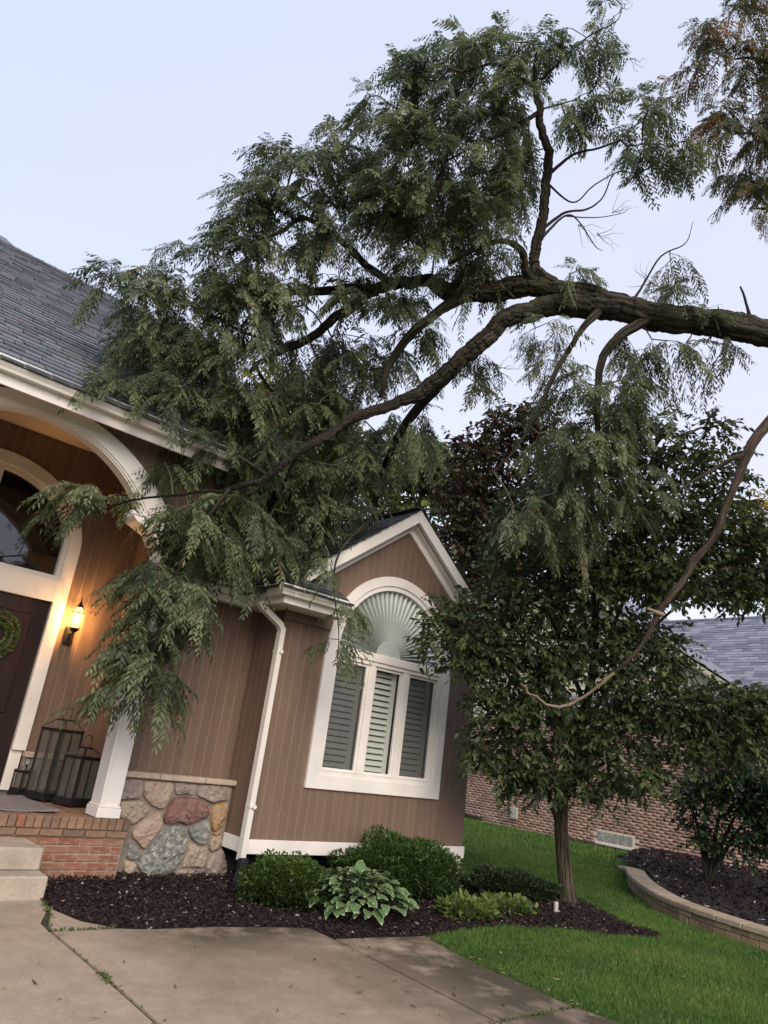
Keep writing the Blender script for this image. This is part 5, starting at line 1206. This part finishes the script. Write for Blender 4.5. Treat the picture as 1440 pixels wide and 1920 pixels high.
far_tree('yellowing_tree', 'yellowing tree glimpsed through the fallen limb above the main roof', [(520, 740, 55, 45, 22, 1.0), (560, 800, 80, 50, 22, 1.2)], 'bgyellow', r5, 22)
far_tree('background_tree', 'light green tree far behind the gable of the bay', [(740, 930, 85, 65, 22, 1.4), (840, 900, 60, 60, 22, 1.2), (900, 1000, 60, 60, 22, 1.2), (660, 860, 80, 60, 22, 1.4), (790, 860, 50, 55, 22, 1.0), (600, 900, 60, 50, 22, 1.0)], 'bgleaf', r5, 22)
far_tree('background_tree', 'pale green tree seen low between the gable and the yard tree', [(880, 1090, 60, 60, 24, 1.3), (900, 1180, 50, 50, 24, 1.0), (960, 1060, 70, 60, 24, 1.0)], 'bgleaf', r5, 24, tint=.6)
far_tree('background_tree', 'green tree standing behind the neighbouring roof', [(1240, 1090, 110, 50, 28, 1.5), (1380, 1100, 90, 45, 28, 1.5), (1150, 1110, 60, 50, 28, 1.2), (1100, 1050, 60, 60, 28, 1.0)], 'bgleaf', r5, 28, .22, tint=.35)
far_tree('yellowing_tree', 'golden tree at the right edge beyond the neighbouring roof', [(1430, 960, 45, 42, 30, 1.2), (1420, 1040, 50, 50, 30, 1.2)], 'bgyellow', r5, 30, .24)

# ================================================================== SHRUBS AND BEDS
def mound(name, label, cat, c, rx, ry, rz, n, ll, asp, mat, r_, lump=.18, group=None, spread_up=.35, tintm=.45):
    """clipped or rounded shrub: leaves over a lumpy shell, woody stems inside"""
    g = gz(c[0], c[1]); t = empty(name, (c[0], c[1], g), label, cat, group)
    q = r_.normal(0, 1, (n, 3)); q[:, 2] = np.abs(q[:, 2])*1.0-.25; q = unit(q); dep = 1-.50*r_.random(n)**1.6
    ph = r_.uniform(0, 6, 6)
    lum = 1+lump*(np.sin(q[:, 0]*5+ph[0])*np.sin(q[:, 1]*6+ph[1])+.6*np.sin(q[:, 2]*8+ph[2]+q[:, 0]*4)+.5*np.sin(q[:, 0]*13+q[:, 1]*11+ph[3]))*.6
    P = q*np.array([rx, ry, rz])*(dep*lum)[:, None]+np.array([c[0], c[1], g+rz*.35]); P[:, 2] = np.maximum(P[:, 2], g+.02)
    D = unit(q*np.array([1, 1, 1])+np.array([0, 0, spread_up])+r_.normal(0, .45, (n, 3)))
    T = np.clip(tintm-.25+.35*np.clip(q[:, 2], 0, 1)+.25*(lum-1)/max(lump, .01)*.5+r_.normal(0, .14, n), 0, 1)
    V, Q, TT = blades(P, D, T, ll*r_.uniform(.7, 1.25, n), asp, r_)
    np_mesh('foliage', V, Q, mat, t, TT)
    chs = []
    for k in range(14):
        a = r_.uniform(0, 2*np.pi); e = np.array([c[0]+rx*.75*math.cos(a)*r_.random(), c[1]+ry*.75*math.sin(a)*r_.random(), g+rz*r_.uniform(.7, 1.05)])
        s = np.array([c[0]+.05*math.cos(a), c[1]+.05*math.sin(a), g-.02]); C_ = catmull(np.array([s, (s+e)/2+[0, 0, .04], e]), 4); chs.append((C_, np.linspace(.012, .003, len(C_))))
    V, Q, A = limb_mesh(chs, 6, .05, 3); np_mesh('stems', V, Q, 'twig', t, None, A)
    return t
r6 = np.random.default_rng(31)
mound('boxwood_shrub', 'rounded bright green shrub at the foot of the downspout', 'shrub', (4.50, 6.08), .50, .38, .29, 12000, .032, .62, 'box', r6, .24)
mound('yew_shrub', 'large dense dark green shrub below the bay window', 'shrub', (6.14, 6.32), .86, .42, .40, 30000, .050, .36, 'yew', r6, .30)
mound('groundcover_shrub', 'low dark spreading shrub between the bay corner and tree trunk', 'shrub', (7.85, 6.15), .62, .42, .20, 9000, .055, .38, 'juniper', r6, .3)
mound('lime_plant', 'small yellow-green leafy plant beside the lawn point, the larger of two', 'plant', (6.28, 5.42), .38, .26, .12, 520, .07, .5, 'lime', r6, .2, 'yellow-green bedding plants')
mound('lime_plant', 'small yellow-green leafy plant nearer the tree trunk, the smaller of two', 'plant', (7.02, 5.52), .42, .24, .10, 430, .07, .5, 'lime', r6, .2, 'yellow-green bedding plants')
# hosta: every leaf its own part
hc = np.array([5.02, 5.66, gz(5.2, 5.66)])
hosta = empty('hosta', hc, 'hosta with white-edged leaves in front of the window shrubs', 'plant')
def hosta_leaf(seed):
    r_ = np.random.default_rng(seed); n = 9; V, F, MI = [], [], []
    s = np.linspace(0, 1, n); wd = np.sin(np.pi*np.clip(s, 0, 1)**.8)**.8*.5*.62; wd[0] = .01; wd[-1] = .004
    for i in range(n):
        zz = .10*math.sin(s[i]*2.2)-.28*s[i]**2
        for k, f in enumerate((-1, -.89, 0, .89, 1)): V.append((wd[i]*f, s[i], zz+.10*abs(f)*wd[i]*2+.012*math.sin(i*2.1+k*2+seed)))
    for i in range(n-1):
        for k in range(4):
            F.append((i*5+k, i*5+k+1, (i+1)*5+k+1, (i+1)*5+k)); MI.append(1 if k in (0, 3) or i == n-2 else 0)
    base = len(V); V += [(-.012, 0, 0), (.012, 0, 0), (.012, -.75, -.55), (-.012, -.75, -.55)]; F.append((base, base+1, base+2, base+3)); MI.append(0)
    me = bpy.data.meshes.new('hosta_leaf'); me.from_pydata(V, [], F); me.materials.append(MT['hosta']); me.materials.append(MT['hosta_edge']); me.polygons.foreach_set('material_index', MI); me.polygons.foreach_set('use_smooth', [True]*len(F)); me.update(); return me
hm = [hosta_leaf(k) for k in range(4)]
for k in range(280):
    rr = math.sqrt(random.random()); a = random.uniform(0, 2*math.pi); cx, cy = rr*.50*math.cos(a), rr*.42*math.sin(a)
    az = a+random.gauss(0, .5); tilt = .75-rr*.95+random.gauss(0, .2); sc = random.uniform(.11, .17)
    o = bpy.data.objects.new('leaf', hm[k % 4]); COL.objects.link(o)
    o.location = (hc[0]+cx, hc[1]+cy, hc[2]+.10+.22*(1-rr*rr)+random.uniform(-.02, .03)); o.scale = (sc, sc, sc)
    o.rotation_euler = (tilt, random.gauss(0, .3), az-math.pi/2); o.parent = hosta; o.matrix_parent_inverse = Matrix.Translation(-hosta.location)
# drain pipe, edging, marker
t = empty('drain_pipe', (4.17, 6.6, .2), 'short black corrugated drain pipe below the downspout', 'pipe')
mb = MB(); P_ = catmull(np.array([(4.36, 6.74, .44), (4.34, 6.70, .33), (4.26, 6.60, .24), (4.20, 6.40, .215)]), 9); mb.tube(P_, [.052+.006*(k % 2) for k in range(len(P_))], 12); mb.build('hose', 'rubber', t, smooth=False)
t = empty('edging', (7.6, 6.6, .2), 'dark curved edging at the bay corner behind the bedding plants', 'edging')
mb = MB(); P_ = catmull(np.array([(7.85, 7.3, .25), (7.62, 6.75, .25), (7.35, 6.2, .235), (7.15, 5.86, .22), (7.4, 5.62, .2)]), 6); mb.tube(P_, .045, 8); mb.build('tube', 'dark', t, smooth=True)
t = empty('garden_marker', onG(1042, 1712), 'short pale post standing at the base of the tree trunk', 'post')
pm = onG(1042, 1712); mb = MB(); mb.tube([pm+[0, 0, -.03], pm+[0, 0, .10], pm+[0, 0, .115]], [.026, .026, .018], 10); mb.build('stake', 'post', t)

# ================================================================== RAISED BED AND RETAINING WALL
RB = catmull(np.array(ret_base), 10)
rw = empty('retaining_wall', (9.5, 4.8, gz(0, 4.8)), 'low curved tan block retaining wall around the raised bed', 'wall')
Ls = np.concatenate([[0], np.cumsum(np.linalg.norm(np.diff(RB, axis=0), axis=1))])
def rp(s):
    x = np.interp(s, Ls, RB[:, 0]); y = np.interp(s, Ls, RB[:, 1]); d = np.array([np.interp(s+.05, Ls, RB[:, 0])-np.interp(s-.05, Ls, RB[:, 0]), np.interp(s+.05, Ls, RB[:, 1])-np.interp(s-.05, Ls, RB[:, 1])]); d /= np.linalg.norm(d)+1e-9
    return np.array([x, y]), d, np.array([-d[1], d[0]])     # inward normal is to the left of travel
def wall_piece(s0, s1, o0, o1, z0, z1, mat, name, bev=.006):
    a, d0, n0 = rp(s0); b, d1, n1 = rp(s1); g0, g1 = gz(*a), gz(*b)
    q = lambda p, n_, o_, z_: (p[0]+n_[0]*o_, p[1]+n_[1]*o_, z_)
    mb = MB(); mb.hexa([q(a, n0, o0, g0+z0), q(b, n1, o0, g1+z0), q(b, n1, o1, g1+z0), q(a, n0, o1, g0+z0)], [q(a, n0, o0, g0+z1), q(b, n1, o0, g1+z1), q(b, n1, o1, g1+z1), q(a, n0, o1, g0+z1)])
    return mb.build(name, mat, rw, bevel=bev)
r7 = random.Random(3); inw = 1 if rp(5)[2][0] > 0 else -1
for row in range(2):
    s = .9+r7.uniform(0, .2)
    while s < Ls[-1]-.05:
        w = r7.uniform(.13, .26); e = r7.uniform(-.008, .008)
        f = min(1, (s-.6)/1.4)
        wall_piece(s+.003, s+w-.003, inw*e, inw*.18, -.05+row*.08*f+(.05 if row else 0)-.0, -.05+(row+1)*.08*f+.05-.004, 'block', 'block'); s += w
s = .3
while s < Ls[-1]-.1:
    w = .32; f = min(1, (s-.2)/1.6); wall_piece(s+.002, s+w-.002, inw*-.03, inw*.26, .03+.11*f, .085+.125*f, 'capblock', 'cap_block', .012); s += w
def rbz(x, y):
    return gz(x, y)+.17
RIN = [tuple(rp(s_)[0]+inw*rp(s_)[2]*.2) for s_ in np.linspace(.4, Ls[-1], 40)]
RAI = RIN+[(13, .5), (16.85, .5), (16.85, 9.2), (15.6, 8.9), (14.3, 8.3), (13.2, 7.9)]
rb_bed = tag(poly_sheet('raised_bed', RAI, 'mulch', None, dz=.17), 'raised mulch bed held by the curved block wall', 'mulch bed', kind='structure')
chips('mulch_chips', RAI, 14000, lambda x, y: gz(x, y)+.165, 'mulch chips with pale flecks on the raised bed', None, 1.2)
# tall shrub in the raised bed
r8 = np.random.default_rng(44)
sb = onX(1352, 1640, 13.0); sbx, sby = 12.6, 5.9
sh = empty('tall_shrub', (sbx, sby, gz(sbx, sby)+.17), 'tall multi-stemmed dark green shrub in the raised bed by the brick wall', 'shrub')
SE = [(1335, 1565, 45, 28, 11.5, .4, .8), (1410, 1575, 45, 30, 11.3, .4, .9), (1330, 1465, 45, 42, 11.6, .4), (1400, 1440, 60, 50, 11.4, .5), (1345, 1500, 60, 30, 11.5, .4, .8), (1420, 1500, 40, 42, 11.3, .4), (1290, 1490, 26, 32, 11.6, .3), (1440, 1560, 30, 40, 11.3, .3, .8), (1310, 1540, 30, 16, 11.6, .25, .6), (1480, 1480, 60, 80, 11.3, .5)]
st = []
for (x, y, D) in ((1320, 1500, 11.6), (1360, 1480, 11.5), (1400, 1490, 11.4), (1430, 1500, 11.3), (1300, 1520, 11.6)):
    a = np.array([sbx, sby, gz(sbx, sby)+.1]); e = at(x, y, D); C_ = catmull(np.array([a, a*.55+e*.45+[0, 0, .12], e]), 6); st.append((C_, np.linspace(.045, .012, len(C_))))
V, Q, A = limb_mesh(st, 9, .08, 4); np_mesh('stems', V, Q, 'bark', sh, None, A, True)
p8 = spread(SE, .018, r8); tw8, ar8 = connect(p8, np.vstack([c[0][6:] for c in st]), r8)
V, Q, T, c8 = broad(p8, ar8, r8, nl=(9, 14), tw=(.15, .3), ll=(.06, .10), asp=.46, tintm=.45, tints=.3); np_mesh('foliage', V, Q, 'pshrub', sh, T)
V, Q, A = limb_mesh(tw8+c8, 5, 0, 4); np_stuff('twigs', V, Q, 'bark', sh, None, A)
pg = onX(1425, 1625, 12.0); pgz = gz(12.0, pg[1])+.17
t = empty('garden_light', (12.0, pg[1], pgz), 'small dark garden spotlight in the raised bed at the right edge', 'garden light')
mb = MB(); mb.tube([(12.0, pg[1], pgz-.05), (12.0, pg[1], pgz+.16)], .014, 8); mb.tube([(12.0, pg[1], pgz+.15), (11.9, pg[1]-.02, pgz+.2), (11.85, pg[1]-.03, pgz+.23)], [.03, .05, .055], 10); mb.build('lamp_head', 'metal', t)

# ================================================================== NEIGHBOURING HOUSE
NX = 16.9
nb = empty('neighbour_house', (NX, 10, .2), 'neighbouring brick house with cream gable siding and grey roof', 'house')
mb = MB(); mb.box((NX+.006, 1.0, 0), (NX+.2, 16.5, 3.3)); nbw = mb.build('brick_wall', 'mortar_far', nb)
V, Q = [], []; row = 0; z = .16
WN = (9.67, 10.62, .30, .53)
while z < 3.0:
    y = 2.0-(.1 if row % 2 else 0)
    while y < 16.4:
        y0, y1 = y+.006, y+.203-.006
        if not (z+.05 > WN[2]-.02 and z < WN[3]+.01 and y1 > WN[0] and y0 < WN[1]):
            e = rng.uniform(0, .006); i = len(V)
            V += [(NX+.0-e, y0, z), (NX-e, y1, z), (NX-e, y1, z+.050), (NX-e, y0, z+.050), (NX+.03, y0, z), (NX+.03, y1, z), (NX+.03, y1, z+.050), (NX+.03, y0, z+.050)]
            Q += [(i, i+3, i+2, i+1), (i, i+1, i+5, i+4), (i+3, i+7, i+6, i+2), (i, i+4, i+7, i+3), (i+1, i+2, i+6, i+5)]
        y += .203
    z += .069; row += 1
o = np_mesh('bricks', V, Q, 'brick_far', nbw); o['kind'] = 'stuff'
t_w = MB(); t_w.box((NX-.002, WN[0], WN[2]), (NX+.005, WN[1], WN[3])); nbwin = t_w.build('window', 'mortar_far', nb); nbwin['label'] = 'small glass block basement window'
for k in range(5):
    a = WN[0]+(WN[1]-WN[0])*k/5; mb = MB(); mb.box((NX-.014, a+.01, WN[2]+.01), (NX-.003, a+.18, WN[3]-.01)); mb.build('glass_block', 'glassblock', nbwin, bevel=.006)
mb = MB(); mb.box((NX-.05, WN[0]-.03, WN[2]-.075), (NX+.01, WN[1]+.03, WN[2]-.015)); mb.build('sill', 'white', nbwin, bevel=.005)
mb = MB(); mb.box((NX-.16, 9.05, .15), (NX-.012, 11.35, .235)); mb.build('base_board', 'dark', nb, bevel=.01)
mb = MB(); mb.box((NX-.10, 14.3, .2), (NX-.008, 15.2, .30)); mb.build('base_board', 'dark', nb, bevel=.01)
mb = MB(); mb.box((NX-.10, 13.05, .42), (NX-.008, 13.25, .72)); mb.build('meter_box', 'post', nb, bevel=.01)
# cream cross gable: lap boards one by one
AP = (12.0, 7.06); k = 0; z = 3.02
mb = MB(); mb.add([(NX+.03, 6.2, 3.0), (NX+.03, 16.5, 3.0), (NX+.03, AP[0], AP[1])], [(0, 1, 2)]); mb.build('gable_wall', 'cream', nb)
while z < AP[1]-.12:
    half = (AP[1]-z)/.64; half2 = (AP[1]-(z+.125))/.64; y0, y1 = max(6.9, AP[0]-half), min(16.4, AP[0]+half); y2, y3 = max(6.9, AP[0]-half2), min(16.4, AP[0]+half2)
    mb = MB(); mb.hexa([(NX-.012, y0, z), (NX-.012, y1, z), (NX+.02, y1, z), (NX+.02, y0, z)], [(NX+.004, y2, z+.126), (NX+.004, y3, z+.126), (NX+.02, y3, z+.126), (NX+.02, y2, z+.126)]); mb.build('lap_board', 'cream', nb); z += .125
mb = MB(); mb.box((NX-.02, 1.0, 3.0), (NX+.02, 6.88, 3.45)); mb.build('frieze', 'cream', nb)
for s in (-1, 1):
    mb = MB(); e = AP[0]+s*5.4; ze = AP[1]-.64*5.4
    mb.hexa([(NX-.28, AP[0], AP[1]-.06), (NX-.28, e, ze-.06), (NX-.24, e, ze-.06), (NX-.24, AP[0], AP[1]-.06)], [(NX-.28, AP[0], AP[1]+.14), (NX-.28, e, ze+.14), (NX-.24, e, ze+.14), (NX-.24, AP[0], AP[1]+.14)]); mb.build('rake_board', 'cream', nb)
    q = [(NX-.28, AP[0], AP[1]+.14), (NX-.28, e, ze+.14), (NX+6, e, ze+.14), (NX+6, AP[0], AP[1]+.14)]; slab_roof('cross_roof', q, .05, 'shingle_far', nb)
nroof = slab_roof('roof', [(16.5, 1.0, 3.45), (16.5, 12, 3.45), (20.3, 12, 6.43), (20.3, 1.0, 6.43)], .06, 'deck', nb)
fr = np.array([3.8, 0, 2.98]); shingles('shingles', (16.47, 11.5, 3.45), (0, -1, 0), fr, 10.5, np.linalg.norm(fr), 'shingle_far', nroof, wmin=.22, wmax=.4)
slab_roof('roof_deck', [(20.301, 1.0, 6.43), (20.301, 12, 6.43), (24, 12, 3.5), (24, 1.0, 3.5)], .06, 'deck', nroof)
mb = MB(); mb.box((20.22, 1.0, 6.42), (20.40, 12, 6.47)); mb.build('ridge_cap', 'shingle_far', nroof)
sweep([(16.44, 12.0), (16.44, 1.0)], kprof(3.5, .12), 'gutter', 'gutter', nb)

# ================================================================== WREATH AND LITTER
wc = np.array([2.02, YD-.05, 2.32]); r9 = np.random.default_rng(77)
wr = empty('wreath', wc, 'round green leaf wreath hanging on the dark front door', 'wreath')
mb = MB(); mb.tube([wc+[.20*math.cos(a), 0, .20*math.sin(a)] for a in np.linspace(0, 2*math.pi, 25)], .025, 8, cap=False); mb.build('hoop', 'twig', wr)
n = 900; a = r9.uniform(0, 2*np.pi, n); ph = r9.uniform(0, 2*np.pi, n); rr = .20+.06*np.cos(ph)
P = np.stack([wc[0]+rr*np.cos(a), wc[1]-.05*np.abs(np.sin(ph))-.01, wc[2]+rr*np.sin(a)], 1)
D = unit(np.stack([-np.sin(a)+np.cos(a)*np.cos(ph), -.8*np.abs(np.sin(ph)), np.cos(a)+np.sin(a)*np.cos(ph)], 1)+r9.normal(0, .3, (n, 3)))
V, Q, T = blades(P, D, np.clip(r9.normal(.5, .2, n), 0, 1), r9.uniform(.025, .05, n), .4, r9, np.array([0, -1.0, 0])); np_mesh('leaves', V, Q, 'box', wr, T)
# twigs and leaves dropped on the drive, weeds in the joints
V, Q = [], []
for k in range(90):
    x = random.uniform(1.6, 5.1); y = random.uniform(3.0, 5.5); z = gz(x, y)+.004; a = random.uniform(0, 6.28); L = random.choice((.012, .018, .03, .05))*random.uniform(.7, 1.2); w = random.uniform(.003, .008)
    d = np.array([math.cos(a), math.sin(a)]); s = np.array([-d[1], d[0]]); i = len(V)
    for q_ in (-d*L-s*w*.4, -s*w, d*L, s*w): V.append((x+q_[0], y+q_[1], z+random.uniform(0, .012)))
    Q.append((i, i+1, i+2, i+3))
for k in range(70):
    t_ = random.random(); p = np.array([5.2, 4.95])*(1-t_)+np.array([5.1, 3.0])*t_+np.array([random.gauss(0, .03), 0]); z = gz(*p)+.01; a = random.uniform(0, 6.28); i = len(V)
    for q_ in ((-.02, 0), (0, .009), (.022, 0), (0, -.009)): V.append((p[0]+q_[0]*math.cos(a)-q_[1]*math.sin(a), p[1]+q_[0]*math.sin(a)+q_[1]*math.cos(a), z+random.uniform(0, .01)))
    Q.append((i, i+1, i+2, i+3))
for k in range(140):
    x = random.uniform(5.3, 12); y = random.uniform(3.2, 10); 
    if inside(BED, np.array([x]), np.array([y]))[0] or inside(RAISED, np.array([x]), np.array([y]))[0] or (x < 7.9 and y > 6): continue
    z = gz(x, y)+.012; a = random.uniform(0, 6.28); i = len(V); sc = random.uniform(.8, 1.8)
    for q_ in ((-.02, 0), (0, .009), (.022, 0), (0, -.009)): V.append((x+sc*(q_[0]*math.cos(a)-q_[1]*math.sin(a)), y+sc*(q_[0]*math.sin(a)+q_[1]*math.cos(a)), z+random.uniform(0, .015)))
    Q.append((i, i+1, i+2, i+3))
tag(np_mesh('leaf_litter', V, Q, 'litter'), 'bits of twig and leaf scattered over the driveway', 'litter', kind='stuff')
jp = []
for (p, q, n_) in (((2.17, 5.57), (2.62, 5.57), 150), ((2.17, 5.6), (2.3, 6.1), 90), ((2.2, 4.75), (2.19, 4.55), 110), ((2.17, 5.5), (2.235, 3.6), 60), ((4.26, 3.35), (5.1, 3.35), 160), ((2.3, 6.1), (2.33, 6.3), 80)):
    for k in range(n_):
        t_ = random.random(); jp.append((p[0]*(1-t_)+q[0]*t_+random.gauss(0, .014), p[1]*(1-t_)+q[1]*t_+random.gauss(0, .014)))
jp = np.array(jp); n = len(jp); B = np.stack([jp[:, 0], jp[:, 1], jp[:, 1]*GS-.005], 1)
D = unit(np.stack([r9.normal(0, .8, n), r9.normal(0, .8, n), r9.uniform(.2, 1, n)], 1))
V, Q, T = blades(B, D, r9.random(n), r9.uniform(.015, .04, n), .3, r9); tag(np_mesh('joint_weeds', V, Q, 'weed', None, T), 'small weeds sprouting from the driveway joints', 'weeds', kind='stuff')
